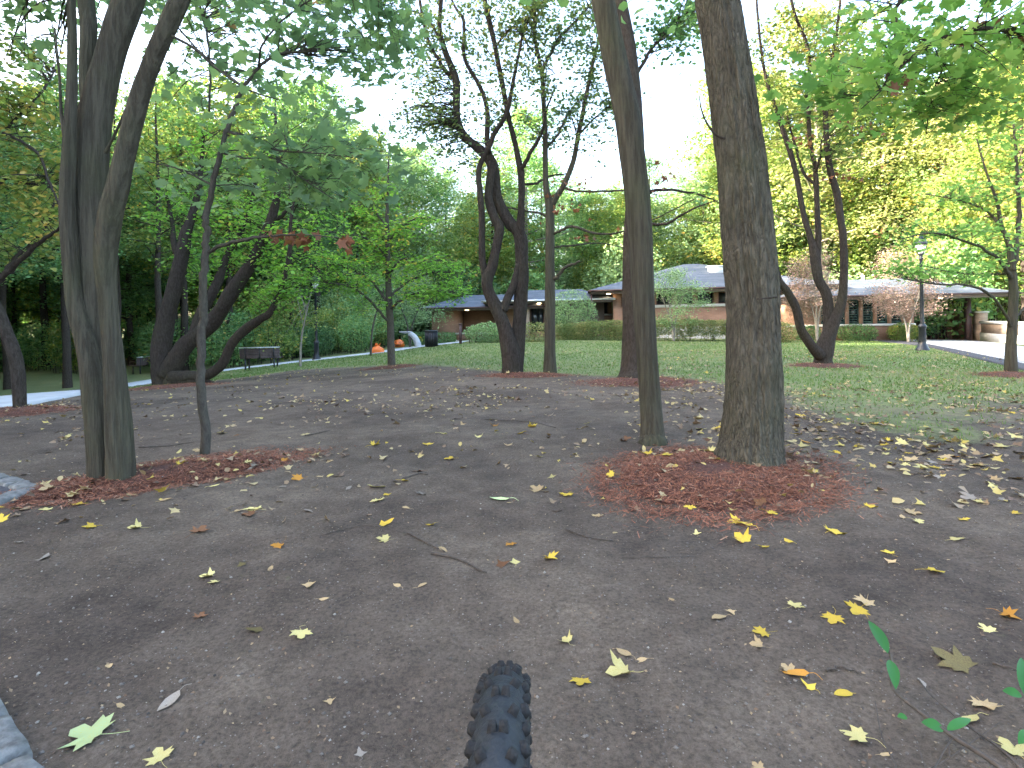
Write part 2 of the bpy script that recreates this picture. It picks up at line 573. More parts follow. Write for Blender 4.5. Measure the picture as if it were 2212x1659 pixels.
half = [(0.0, 0.0), (0.10, 0.05), (0.34, -0.06), (0.30, 0.10), (0.56, 0.22), (0.42, 0.34), (0.62, 0.62), (0.36, 0.58), (0.20, 0.52), (0.20, 0.76), (0.0, 1.0)]
maple_pts = [(x, y) for x, y in half] + [(-x, y) for x, y in half[-2:0:-1]]
half5 = [(0.0, 0.0), (0.30, 0.0), (0.24, 0.16), (0.58, 0.50), (0.24, 0.50), (0.0, 1.0)]
maple5_pts = half5 + [(-x, y) for x, y in half5[-2:0:-1]]
half3 = [(0.0, 0.0), (0.12, 0.03), (0.22, 0.12), (0.52, 0.22), (0.26, 0.38), (0.17, 0.55), (0.12, 0.72), (0.0, 1.0)]
lobe3_pts = half3 + [(-x, y) for x, y in half3[-2:0:-1]]
oval_pts = [(0, 0), (0.17, 0.18), (0.24, 0.42), (0.2, 0.66), (0.1, 0.88), (0, 1), (-0.1, 0.88), (-0.2, 0.66), (-0.24, 0.42), (-0.17, 0.18)]
TPL = {
    'maple': tpl(maple_pts, 0.18, 0.25),
    'maple5': tpl(maple5_pts, 0.22, 0.2),
    'oval': tpl(oval_pts, 0.3, 0.2),
    'quad': (np.array([(0, 0, 0), (0.30, 0.45, 0.08), (0, 1, -0.04), (-0.30, 0.45, 0.08)], float), np.array([(0, 1, 2), (0, 2, 3)])),
    'wide': (np.array([(0, 0, 0), (0.42, 0.30, 0.1), (0.30, 0.70, 0.02), (0, 1, -0.08), (-0.30, 0.70, 0.05), (-0.42, 0.30, 0.1)], float), np.array([(0, 1, 2), (0, 2, 3), (0, 3, 4), (0, 4, 5)])),
}


def leaf_frames(n, r, tilt=0.55):
    """random orthonormal frames whose normals lean by about tilt from vertical"""
    nz = np.stack([r.normal(0, tilt, n), r.normal(0, tilt, n), np.ones(n)], 1)
    nz /= np.linalg.norm(nz, axis=1)[:, None]
    a = r.uniform(0, 2 * np.pi, n)
    d = np.stack([np.cos(a), np.sin(a), np.zeros(n)], 1)
    ny = d - nz * (d * nz).sum(1)[:, None]
    ny /= np.linalg.norm(ny, axis=1)[:, None]
    nx = np.cross(ny, nz)
    return np.stack([nx, ny, nz], 1)


def scatter(pos, size, kind, r, tilt=0.55):
    V0, T0 = TPL[kind]
    n = len(pos)
    R = leaf_frames(n, r, tilt)
    L = V0[None] * np.asarray(size).reshape(-1, 1, 1)
    V = np.einsum('nvk,nkc->nvc', L, R) + pos[:, None, :]
    T = T0[None] + (np.arange(n) * len(V0))[:, None, None]
    rv = np.repeat(np.clip(r.beta(2.0, 2.2, n), 0, 1), len(V0))
    return V.reshape(-1, 3), T.reshape(-1, 3), rv


def foliage(name, pos, size, kind, mat, parent, off, r, tilt=0.55, patch=None):
    pos = np.asarray(pos)
    V, T, rv = scatter(pos, size, kind, r, tilt)
    if patch is not None:       # whole boughs turn colour together
        k = len(TPL[kind][0])
        rv = np.clip(rv + np.repeat(vnoise(pos * patch, 3), k) * 0.28, 0, 1)
    me = mesh_np(name, V - np.asarray(off), [T], False, rv)
    return link(name, me, mat, parent, kind='stuff')

# ------------------------------------------------------------------ ground
edge_px = [(-300, 905), (0, 866), (180, 850), (330, 832), (480, 810), (640, 799), (850, 789), (1000, 794), (1100, 799), (1250, 806), (1450, 816), (1560, 832), (1750, 858), (1900, 864), (2212, 850), (2500, 850)]
EDGE = np.array([G(*p)[:2] for p in edge_px])
EDGE = EDGE[np.argsort(EDGE[:, 0])]


def lawn_amount(x, y):
    yb = np.interp(x, EDGE[:, 0], EDGE[:, 1])
    w = np.where(x > 2, 2.2, 0.9)
    wob = 0.9 * vnoise(np.stack([x * 0.5, y * 0.35, 0 * x], -1), 11) + 0.4 * vnoise(np.stack([x * 1.7, y * 1.3, 0 * x], -1), 12)
    a = sstep(-1, 1, (y - yb + wob * np.where(x > 2, 1.4, 0.5)) / w)
    # thin starved patches in the dirt on the right
    patch = sstep(0.25, 0.75, vnoise(np.stack([x * 0.8 + 3, y * 0.6, 0 * x], -1), 21)) * 0.45 * sstep(2, 4, x) * sstep(3.0, 5.5, y)
    return np.clip(np.maximum(a, patch), 0, 1)


def axis(near, step, far, grow):
    a, s = [0.0], step
    while a[-1] < far:
        if a[-1] > near:
            s *= grow
        a.append(a[-1] + s)
    return np.array(a)


xr = axis(3.0, 0.03, 330, 1.045)
xs = np.concatenate([-xr[:0:-1], xr])
yf = axis(5.5, 0.028, 420, 1.03)
yb_ = axis(0.5, 0.08, 120, 1.15)
ys = np.concatenate([-yb_[:0:-1], yf])
X, Y = np.meshgrid(xs, ys)
Z = hgt(X, Y)
near = 1 - sstep(6, 16, np.hypot(X, Y))
q = np.stack([X, Y, 0 * X], -1)
Z = Z + near * (0.016 * vnoise(q * 1.3, 1) + 0.008 * vnoise(q * 4.1, 2) + 0.006 * vnoise(q * 11, 3))
Z = Z + 0.05 * vnoise(q * 0.12, 4) * sstep(12, 40, np.hypot(X, Y))
V = np.stack([X, Y, Z], -1).reshape(-1, 3)
ny_, nx_ = X.shape
ii = np.arange(ny_ - 1)[:, None] * nx_ + np.arange(nx_ - 1)[None, :]
Q = np.stack([ii, ii + 1, ii + nx_ + 1, ii + nx_], -1).reshape(-1, 4)
gme = mesh_np('ground', V, [Q], True)
la = gme.attributes.new('lawn', 'FLOAT', 'POINT')
la.data.foreach_set('value', lawn_amount(X, Y).ravel().astype(np.float32))

m, nt, b = new_mat('ground_soil')
v = coords(nt)
n_big = noise(nt, v, 0.7, 3)
n_mid = noise(nt, v, 5.0, 4, 0.65)
n_fine = noise(nt, v, 60.0, 4, 0.8)
dirt = mixc(nt, ramp(nt, n_big, [(0.36, (0, 0, 0)), (0.64, (1, 1, 1))]), (0.106, 0.083, 0.068), (0.200, 0.160, 0.126))
dirt = mixc(nt, 0.7, dirt, ramp(nt, n_mid, [(0.34, (0.45, 0.43, 0.42)), (0.7, (1.0, 0.98, 0.95))]), 'MULTIPLY')
dirt = mixc(nt, 0.75, dirt, ramp(nt, n_fine, [(0.32, (0.32, 0.31, 0.30)), (0.60, (1.15, 1.13, 1.1))]), 'MULTIPLY')
vo = nd(nt, 'ShaderNodeTexVoronoi', Scale=85.0)
nt.links.new(v, vo.inputs['Vector'])
peb = ramp(nt, vo.outputs['Distance'], [(0.10, (1, 1, 1)), (0.22, (0, 0, 0))])
pick = nt.nodes.new('ShaderNodeMath')
pick.operation = 'GREATER_THAN'
pick.inputs[1].default_value = 0.86
sp = nt.nodes.new('ShaderNodeSeparateColor')
nt.links.new(vo.outputs['Color'], sp.inputs[0])
nt.links.new(sp.outputs[0], pick.inputs[0])
pk = nt.nodes.new('ShaderNodeMath')
pk.operation = 'MULTIPLY'
nt.links.new(pick.outputs[0], pk.inputs[0])
nt.links.new(peb, pk.inputs[1])
dirt = mixc(nt, pk.outputs[0], dirt, (0.26, 0.235, 0.21))
g1 = mixc(nt, noise(nt, v, 0.9, 4), (0.12, 0.185, 0.065), (0.25, 0.24, 0.125))
g1 = mixc(nt, 0.6, g1, ramp(nt, n_fine, [(0.3, (0.45, 0.48, 0.4)), (0.65, (1.05, 1.05, 1.0))]), 'MULTIPLY')
at = nd(nt, 'ShaderNodeAttribute', attribute_name='lawn')
ad = nt.nodes.new('ShaderNodeMath')
ad.operation = 'MULTIPLY_ADD'
nt.links.new(noise(nt, v, 9.0, 3, 0.7), ad.inputs[0])
ad.inputs[1].default_value = 0.9
nt.links.new(at.outputs['Fac'], ad.inputs[2])
lf = ramp(nt, ad.outputs[0], [(0.62, (0, 0, 0)), (1.0, (1, 1, 1))])
nt.links.new(mixc(nt, lf, dirt, g1), b.inputs['Base Color'])
b.inputs['Roughness'].default_value = 0.95
b.inputs['Specular IOR Level'].default_value = 0.2
bump(nt, b, n_fine, 1.0, 0.014)
link('ground', gme, m, kind='structure')


def ribbon(name, A, B, mat, lift=0.03, sub=10, label=None):
    """sheet between two world polylines draped on the terrain, with turned-down edges"""
    A, B = spline(A, sub), spline(B, sub)
    t = np.linspace(0, 1, 5)
    rows = A[:, None, :] * (1 - t)[None, :, None] + B[:, None, :] * t[None, :, None]
    z = hgt(rows[..., 0], rows[..., 1]) + 0.05 * vnoise(np.stack([rows[..., 0] * 0.12, rows[..., 1] * 0.12, 0 * rows[..., 0]], -1), 4) * sstep(12, 40, np.hypot(rows[..., 0], rows[..., 1]))
    rows[..., 2] = z + lift
    lo = rows[:, :1].copy()
    lo[..., 2] -= lift + 0.1
    hi = rows[:, -1:].copy()
    hi[..., 2] -= lift + 0.1
    rows = np.concatenate([lo, rows, hi], 1)
    n, k = rows.shape[:2]
    ii = np.arange(n - 1)[:, None] * k + np.arange(k - 1)[None, :]
    Qd = np.stack([ii, ii + 1, ii + k + 1, ii + k], -1).reshape(-1, 4)
    return link(name, mesh_np(name, rows.reshape(-1, 3), [Qd], False), mat, kind='structure', label=label)


def perp_offset(A, w):
    t = np.gradient(A[:, :2], axis=0)
    t /= np.linalg.norm(t, axis=1)[:, None]
    B = A.copy()
    B[:, 0] += -t[:, 1] * w
    B[:, 1] += t[:, 0] * w
    return B


# the asphalt path on the left
plow = np.array([G(*p) for p in [(-260, 935), (-110, 908), (0, 888), (100, 868), (170, 855), (264, 838), (334, 827), (475, 803), (585, 790), (680, 779), (778, 768), (852, 759), (927, 748), (1000, 741)]])
pcon = spline(plow, 6)
M['path'] = plain('path_concrete', (0.44, 0.45, 0.47), 0.9, 0.12, 2.5, 0, 0.3)
w_ = np.interp(np.arange(len(pcon)), [0, len(pcon) * 0.35, len(pcon)], [1.1, 1.7, 2.2])
t_ = np.gradient(pcon[:, :2], axis=0)
t_ /= np.linalg.norm(t_, axis=1)[:, None]
pfar = pcon.copy()
pfar[:, 0] += -t_[:, 1] * w_
pfar[:, 1] += t_[:, 0] * w_
ribbon('path', pcon, pfar, M['path'], 0.03, 2)
# dark mulch bed beyond the path
bed_near = np.array([G(*p) for p in [(255, 822), (330, 812), (420, 803)]])
# driveway with pale setts and its dark verge on the right
dk_lo = np.array([G(*p) for p in [(1895, 738), (1985, 748), (2080, 768), (2160, 788), (2260, 812), (2420, 850)]])
dk_hi = np.array([G(*p) for p in [(1900, 735), (1990, 742), (2080, 759), (2160, 776), (2260, 797), (2420, 828)]])
ribbon('driveway_verge', dk_lo, dk_hi, M['asphalt'], 0.025, 6)
dr_hi = np.array([G(*p) for p in [(2000, 735.5), (2060, 736), (2130, 740), (2220, 752), (2330, 764), (2500, 780)]])
dr_lo = np.array([G(*p) for p in [(1985, 741), (2000, 744), (2080, 759), (2160, 776), (2260, 797), (2420, 828)]])
m, nt, b = new_mat('driveway_setts')
v = coords(nt)
vo = nd(nt, 'ShaderNodeTexVoronoi', Scale=4.5, feature='DISTANCE_TO_EDGE')
nt.links.new(v, vo.inputs['Vector'])
c = ramp(nt, vo.outputs['Distance'], [(0.02, (0.25, 0.25, 0.26)), (0.10, (0.62, 0.63, 0.64))])
c = mixc(nt, 0.5, c, ramp(nt, noise(nt, v, 1.5, 5), [(0.3, (0.6, 0.6, 0.6)), (0.7, (1, 1, 1))]), 'MULTIPLY')
nt.links.new(c, b.inputs['Base Color'])
b.inputs['Roughness'].default_value = 0.8
bump(nt, b, vo.outputs['Distance'], 0.5, 0.03)
ribbon('driveway', dr_lo, dr_hi, m, 0.035, 6)

# ------------------------------------------------------------------ traced trees
ALL_TREES = []


def tree(name, label, base_px, d, stems, blobs, bark, leafmat, leafkind, lsize, per_twig=9, sides=10, rough=0.10, seed=1, leaf_rest=None, tilt=0.55, patch=0.7, group=None, hires=False, twig_r=1.0, extra=None, spread=1.0):
    """stems: [(dd0, dd1, [(px, py, width_px), ...])], the first points of rooted stems on the ground.
    blobs: [(px, py, rx, ry, dd, dr, n_leaves)] - where the foliage hangs; every twig grows from the nearest limb."""
    r = np.random.default_rng(seed)
    g = G(*base_px) if d is None else None
    if g is not None:
        d = float(g[1])
        base = g
    else:
        base = P(*base_px, d)
        base[2] = float(hgt(base[0], base[1]))
    root = empty(name, base, 0, label, 'tree', group)
    mb = MB()
    skel, skr = [], []
    for si, (d0, d1, pts) in enumerate(stems):
        n = len(pts)
        A = []
        for i, (px, py, w) in enumerate(pts):
            dd = d + d0 + (d1 - d0) * i / max(1, n - 1)
            A.append(np.append(P(px, py, dd), w / 2 / F * dd))
        A = np.array(A)
        if abs(pts[0][1] - base_px[1]) < 16 and abs(pts[0][0] - base_px[0]) < 70:      # rooted: sink the foot
            foot = A[0].copy()
            foot[2] = min(foot[2], hgt(foot[0], foot[1])) - 0.12
            foot[3] *= 1.08
            A = np.concatenate([[foot], A])
        S = spline(A, 26 if hires else 6)
        S[:, 3] = np.maximum(S[:, 3], 0.0015)
        rr = S[:, 3].max()
        if rr < 0.06 and not hires:
            S[1:, :3] += 0.25 * S[1:, 3:4] * r.normal(0, 1, (len(S) - 1, 3))
        sd = sides if rr > 0.03 else 6
        mb.tube(S[:, :3], S[:, 3], sd, rough, True, seed * 31 + si)
        skel.append(S[:, :3])
        skr.append(S[:, 3])
    SK = np.concatenate(skel)
    SR = np.concatenate(skr)
    ok = SK[:, 2] > base[2] + 0.25 * (SK[:, 2].max() - base[2]) * 0.5
    SKo, SRo = SK[ok], SR[ok]
    leaves, near_id = [], []
    for bi, (px, py, rx, ry, dd, dr, nl) in enumerate(blobs):
        D = d + dd
        c = P(px, py, D)
        R = np.array([rx / F * D, dr, ry / F * D])
        nt_ = max(2, int(nl / per_twig))
        u = r.normal(0, 1, (nt_, 3))
        u /= np.linalg.norm(u, axis=1)[:, None]
        tg = c + u * R * (r.uniform(0, 1, (nt_, 1)) ** 0.45)
        for t in tg:
            dist = np.linalg.norm((SKo - t) * np.array([1, 1, 1.25]), axis=1)
            cand = np.argpartition(dist, min(8, len(dist) - 1))[:8]
            k = r.choice(cand)
            s = SKo[k]
            L = np.linalg.norm(t - s)
            mid = (s + t) / 2 + np.array([0, 0, 0.10 * L]) + r.normal(0, 0.06 * L, 3)
            path = spline(np.array([s, mid, t]), 5)
            r0 = min(SRo[k] * 0.6, 0.0035 + 0.006 * L) * twig_r
            mb.tube(path, np.linspace(r0, 0.0016, len(path)), 4, 0, False)
            m_ = per_twig
            f = r.uniform(0.35, 1.05, m_)
            idx = np.clip(f * (len(path) - 1), 0, len(path) - 1)
            i0 = np.minimum(idx.astype(int), len(path) - 2)
            p = path[i0] + (path[i0 + 1] - path[i0]) * (idx - i0)[:, None]
            p = p + r.normal(0, 1, (m_, 3)) * np.array([1, 1, 0.55]) * lsize * 1.3 * spread
            leaves.append(p)
            # attach leaves by short side twigs
            for pp in p[::4]:
                k2 = np.argmin(((path - pp) ** 2).sum(1))
                mb.tube(np.array([path[k2], (path[k2] + pp) / 2 + [0, 0, 0.01], pp]), [0.0016, 0.0013, 0.001], 3, 0, False)
    trunk = link('trunk', mb.mesh('trunk', True, base), M[bark], root)
    pos = np.concatenate(leaves)
    size = lsize * r.uniform(0.65, 1.3, len(pos))
    if extra:
        n_single, kinds_mat = extra
        dcam = np.linalg.norm(pos - np.array([0, 0, CAMZ]), axis=1)
        inview = (np.abs(pos[:, 0]) < 0.92 * pos[:, 1]) & (pos[:, 2] - CAMZ < 0.575 * pos[:, 1]) & (pos[:, 1] > 0.8)
        order = np.argsort(np.where(inview, dcam / size, 1e9))[:n_single]
        sel = np.zeros(len(pos), bool)
        sel[order] = True
        meshes = []
        for k in range(6):
            V0, T0 = TPL[leafkind]
            Vk = V0.copy()
            Vk[:, 2] += 0.10 * vnoise(V0 * 3 + k * 7, k)
            meshes.append(mesh_np('leaf', Vk, [T0], False, np.full(len(Vk), 0.1 + 0.13 * k)))
            meshes[-1].materials.append(M[leafmat])
        Rm = leaf_frames(len(order), r, tilt)
        for j, i in enumerate(order):
            o = bpy.data.objects.new('leaf', meshes[j % 6])
            COL.objects.link(o)
            o.parent = root
            s_ = size[i]
            mt = np.eye(4)
            mt[:3, :3] = Rm[j].T * s_
            mt[:3, 3] = pos[i] - base
            o.matrix_local = Matrix(mt.tolist())
        pos, size = pos[~sel], size[~sel]
    foliage('crown', pos, size, leafkind, M[leafmat], root, base, r, tilt, patch)
    if leaf_rest:
        for (lm, blist, ls2, lk2) in leaf_rest:
            pp = []
            for (px, py, rx, ry, dd, nl) in blist:
                D = d + dd
                c = P(px, py, D)
                pp.append(c + r.normal(0, 0.5, (nl, 3)) * np.array([rx / F * D, min(0.12, rx / F * D), ry / F * D]))
            pp = np.concatenate(pp)
            foliage('withered_leaves', pp, ls2 * r.uniform(0.7, 1.3, len(pp)), lk2, M[lm], root, base, r, 1.6)
    ALL_TREES.append((root, base, d))
    return root


# multi-stemmed tree on the left
tree('tree', 'thick grey tree of several fused upright stems on the left, rising from red mulch', (240, 1046), None, [
    (0.05, 0.05, [(217, 1053, 44), (211, 900, 47), (193, 770, 40), (163, 650, 32), (148, 500, 29), (146, 400, 27), (151, 290, 23), (156, 160, 17), (154, 0, 14), (150, -220, 11), (140, -500, 7)]),
    (0.12, 0.3, [(228, 1044, 40), (222, 900, 46), (210, 770, 56), (203, 650, 62), (197, 500, 64), (195, 400, 62), (201, 280, 64), (216, 200, 60), (240, 110, 54), (278, 0, 54), (340, -200, 44), (390, -500, 28)]),
    (0.0, -0.35, [(263, 1042, 54), (254, 900, 46), (244, 770, 38), (233, 650, 34), (228, 550, 42), (238, 470, 46), (255, 400, 41), (278, 300, 37), (305, 200, 35), (335, 120, 33), (388, 0, 34), (470, -200, 26), (520, -450, 16)]),
    (0.30, 0.5, [(200, 360, 14), (191, 220, 26), (188, 157, 27), (191, 60, 29), (186, 0, 30), (170, -200, 22), (150, -450, 12)]),
    (0.1, 0.3, [(147, 330, 12), (139, 290, 9), (132, 240, 7), (128, 160, 5), (118, 60, 4)]),
    (-0.1, -0.2, [(228, 330, 8), (248, 290, 6), (270, 240, 5), (285, 200, 3)]),
    (-0.35, -0.2, [(370, 77, 6), (420, 105, 6), (470, 150, 5), (540, 195, 4), (600, 215, 3)]),
], [(150, -330, 300, 180, 0.5, 1.2, 240), (420, -380, 260, 160, 0.2, 1.3, 240), (-100, -150, 160, 200, 0.5, 1.0, 160), (80, 40, 80, 70, 1.4, 0.9, 150), (40, 150, 70, 60, 1.6, 0.8, 120), (330, 30, 60, 60, 1.2, 0.6, 60), (560, 215, 60, 30, 0, 0.3, 26)],
    'bark_grey', 'leaf_maple', 'maple5', 0.10, 8, 56, 0.07, 3, hires=True, patch=0.5)

# slender sapling with large maple leaves
tree('tree', 'slender leaning sapling with big green maple leaves beside the fused trunk', (447, 980), None, [
    (0, 0.0, [(447, 980, 21), (437, 840, 18), (436, 730, 17), (439, 621, 16), (445, 545, 15), (446, 500, 14), (444, 470, 14), (459, 401, 12), (478, 328, 11), (492, 277, 10), (510, 226, 9), (525, 190, 8), (558, 146, 7), (602, 117, 5), (667, 113, 4)]),
    (0, -0.5, [(450, 545, 7), (480, 530, 9), (520, 520, 8), (558, 513, 7), (610, 508, 5), (680, 508, 3), (740, 515, 2)]),
    (0, 0.5, [(525, 190, 6), (490, 160, 5), (452, 130, 5), (420, 100, 4), (385, 60, 3)]),
    (0, -0.8, [(492, 285, 6), (540, 298, 5), (600, 325, 4), (680, 330, 3), (760, 340, 2)]),
    (0, -0.4, [(478, 330, 5), (530, 342, 4), (591, 343, 4), (660, 390, 3), (720, 430, 2)]),
    (0, -1.0, [(558, 146, 5), (570, 90, 4), (640, 20, 4), (760, -40, 3), (850, -60, 2)]),
    (0.2, 0.6, [(452, 240, 5), (454, 150, 5), (448, 80, 5), (430, 0, 4), (415, -90, 3)]),
    (0, 0.3, [(459, 401, 5), (420, 380, 4), (370, 360, 3), (320, 350, 2)]),
], [
    (520, 40, 160, 90, 0.6, 1.2, 200), (690, 50, 160, 100, 0.2, 1.2, 240), (810, 110, 110, 110, -0.2, 0.9, 190), (610, 170, 150, 60, 0.4, 0.9, 100),
    (850, 40, 70, 60, -0.2, 0.6, 80), (600, 320, 150, 50, 0.1, 0.8, 130), (730, 365, 120, 60, -0.2, 0.7, 150), (810, 350, 70, 60, -0.5, 0.5, 80),
    (540, 410, 120, 50, 0.6, 0.8, 80), (670, 440, 100, 40, 0.1, 0.6, 80), (420, 230, 80, 80, 1.0, 0.7, 60), (600, -120, 280, 90, 0.2, 1.0, 120), (390, 400, 80, 60, 0.8, 0.7, 50), (745, 225, 60, 35, -0.3, 0.4, 34), (400, 90, 90, 80, 1.4, 0.9, 70)],
    'bark_thin', 'leaf_maple', 'maple', 0.095, 7, 12, 0.06, 5, tilt=0.65, patch=0.35, extra=(290, None), spread=1.3,
    leaf_rest=[('leaf_brown', [(590, 512, 50, 14, -0.25, 10), (660, 516, 40, 14, -0.38, 9), (740, 524, 16, 14, -0.5, 7)], 0.085, 'maple5')])

# tree cut by the left edge
tree('tree', 'bent tree at the left edge of the view beside the path', (44, 886), None, [
    (0, 0, [(44, 886, 25), (36, 785, 25), (15, 723, 23), (-10, 660, 21), (-60, 580, 18), (-110, 450, 15), (-130, 250, 11), (-120, 0, 8)]),
    (0, -0.8, [(-30, 640, 14), (0, 606, 13), (50, 555, 11), (98, 515, 8), (125, 495, 5), (150, 470, 3)]),
    (0, 0.5, [(0, 606, 10), (30, 560, 8), (70, 525, 7), (105, 478, 5), (118, 440, 3)]),
    (0, -0.4, [(-125, 330, 9), (-60, 270, 7), (0, 284, 6), (80, 328, 6), (105, 390, 5), (128, 441, 4)]),
    (0, 0.6, [(-60, 580, 8), (0, 400, 6), (50, 395, 5), (110, 405, 4)]),
    (0, 0.6, [(-120, 420, 8), (-40, 340, 6), (40, 250, 5), (90, 200, 4), (120, 150, 3)]),
], [(40, 230, 110, 70, 0.2, 1.0, 900), (60, 330, 100, 60, 0.3, 1.2, 900), (50, 430, 100, 60, 0.3, 1.2, 900), (60, 530, 90, 50, 0.3, 1.0, 500), (-120, 200, 200, 200, 0.5, 1.5, 900), (60, 130, 100, 60, 0.8, 1.0, 400), (110, 470, 50, 50, -0.4, 0.5, 150)],
    'bark_dark', 'leaf_olive', 'wide', 0.075, 14, 10, 0.08, 7)

# many-trunked tree with the limb lying on the ground
tree('tree', 'old dark tree with crooked spreading trunks, one limb sweeping low along the ground', (355, 832), None, [
    (0, 0.4, [(356, 832, 50), (352, 800, 46), (350, 748, 40), (361, 679, 34), (379, 613, 30), (394, 548, 28), (401, 504, 24), (412, 474, 18), (427, 419, 13), (434, 365, 9), (440, 280, 6)]),
    (0.4, 0.9, [(394, 560, 16), (380, 540, 14), (374, 510, 11), (372, 480, 8), (360, 420, 5)]),
    (-0.1, -0.6, [(362, 812, 42), (375, 785, 40), (401, 745, 37), (448, 708, 34), (485, 657, 32), (510, 617, 30), (540, 573, 26), (569, 515, 23), (583, 482, 22), (593, 450, 18), (599, 420, 14), (602, 370, 10), (594, 240, 6)]),
    (-0.1, 0.8, [(415, 735, 26), (430, 690, 23), (445, 657, 22), (470, 610, 18), (489, 555, 14), (520, 500, 11), (545, 430, 8), (555, 350, 5)]),
    (-0.2, -1.6, [(372, 815, 34), (410, 814, 26), (445, 811, 24), (478, 789, 21), (500, 745, 20), (529, 712, 20), (561, 690, 18), (583, 676, 14), (602, 635, 11), (616, 595, 10), (627, 530, 9), (628, 482, 7), (640, 400, 4)]),
    (-0.2, -0.5, [(375, 822, 36), (405, 822, 26), (435, 824, 18), (462, 828, 9)]),
    (-0.3, -0.8, [(583, 482, 10), (605, 470, 8), (640, 440, 6), (690, 420, 4)]),
], [(420, 430, 80, 70, 0.6, 1.4, 700), (520, 480, 90, 60, 0.2, 1.4, 800), (600, 540, 90, 70, -0.4, 1.4, 900), (480, 560, 90, 60, 0.8, 1.2, 600), (640, 620, 80, 50, -1.0, 1.0, 600), (420, 600, 70, 50, 1.0, 1.2, 400), (600, 400, 100, 80, 0.0, 1.4, 700), (470, 330, 110, 70, 0.5, 1.4, 600), (350, 470, 60, 70, 1.0, 1.0, 300), (600, 280, 80, 60, 0.5, 1.2, 300), (690, 520, 70, 60, -0.8, 1.0, 500), (560, 640, 60, 30, -0.6, 0.8, 200)],
    'bark_dark', 'leaf_bright', 'wide', 0.085, 14, 12, 0.14, 9)

# small bright maple by the lawn edge
tree('tree', 'small upright maple with a layered bright green crown at the lawn edge', (846, 792), None, [
    (0, 0.1, [(846, 793, 18), (843, 700, 15), (840, 640, 14), (838, 560, 11), (836, 470, 8), (838, 400, 5), (840, 330, 3)]),
    (0, -1.2, [(842, 700, 6), (800, 650, 5), (760, 620, 4), (700, 610, 3)]),
    (0, 0.8, [(841, 660, 6), (800, 605, 5), (750, 580, 4), (690, 565, 2)]),
    (0, -1.0, [(843, 668, 6), (880, 640, 5), (940, 628, 4), (1000, 640, 2)]),
    (0, 0.9, [(842, 640, 6), (880, 610, 5), (930, 590, 4), (1000, 590, 2)]),
    (0, -0.8, [(840, 590, 5), (870, 560, 4), (905, 570, 3), (950, 560, 2)]),
    (0, 0.6, [(839, 560, 5), (800, 520, 4), (750, 505, 3), (700, 500, 2)]),
    (0, -0.6, [(838, 520, 4), (880, 480, 3), (930, 470, 2)]),
    (0, 0.6, [(837, 490, 4), (800, 450, 3), (760, 440, 2)]),
], [(720, 615, 90, 26, -0.6, 1.4, 850), (940, 640, 95, 30, -0.5, 1.4, 950), (830, 600, 110, 28, 0, 1.6, 850), (760, 560, 100, 25, 0.4, 1.4, 700), (930, 575, 90, 28, 0.2, 1.4, 800), (840, 520, 110, 30, 0, 1.4, 750), (900, 480, 70, 26, 0.2, 1.2, 400), (780, 460, 70, 30, 0.2, 1.2, 400), (840, 420, 60, 30, 0, 1.0, 260), (680, 570, 50, 30, 0.4, 1.0, 300), (1000, 610, 40, 26, 0, 0.8, 260), (800, 665, 60, 14, -0.4, 0.8, 160)],
    'bark_thin', 'leaf_bright', 'wide', 0.085, 14, 10, 0.08, 11, tilt=0.35)

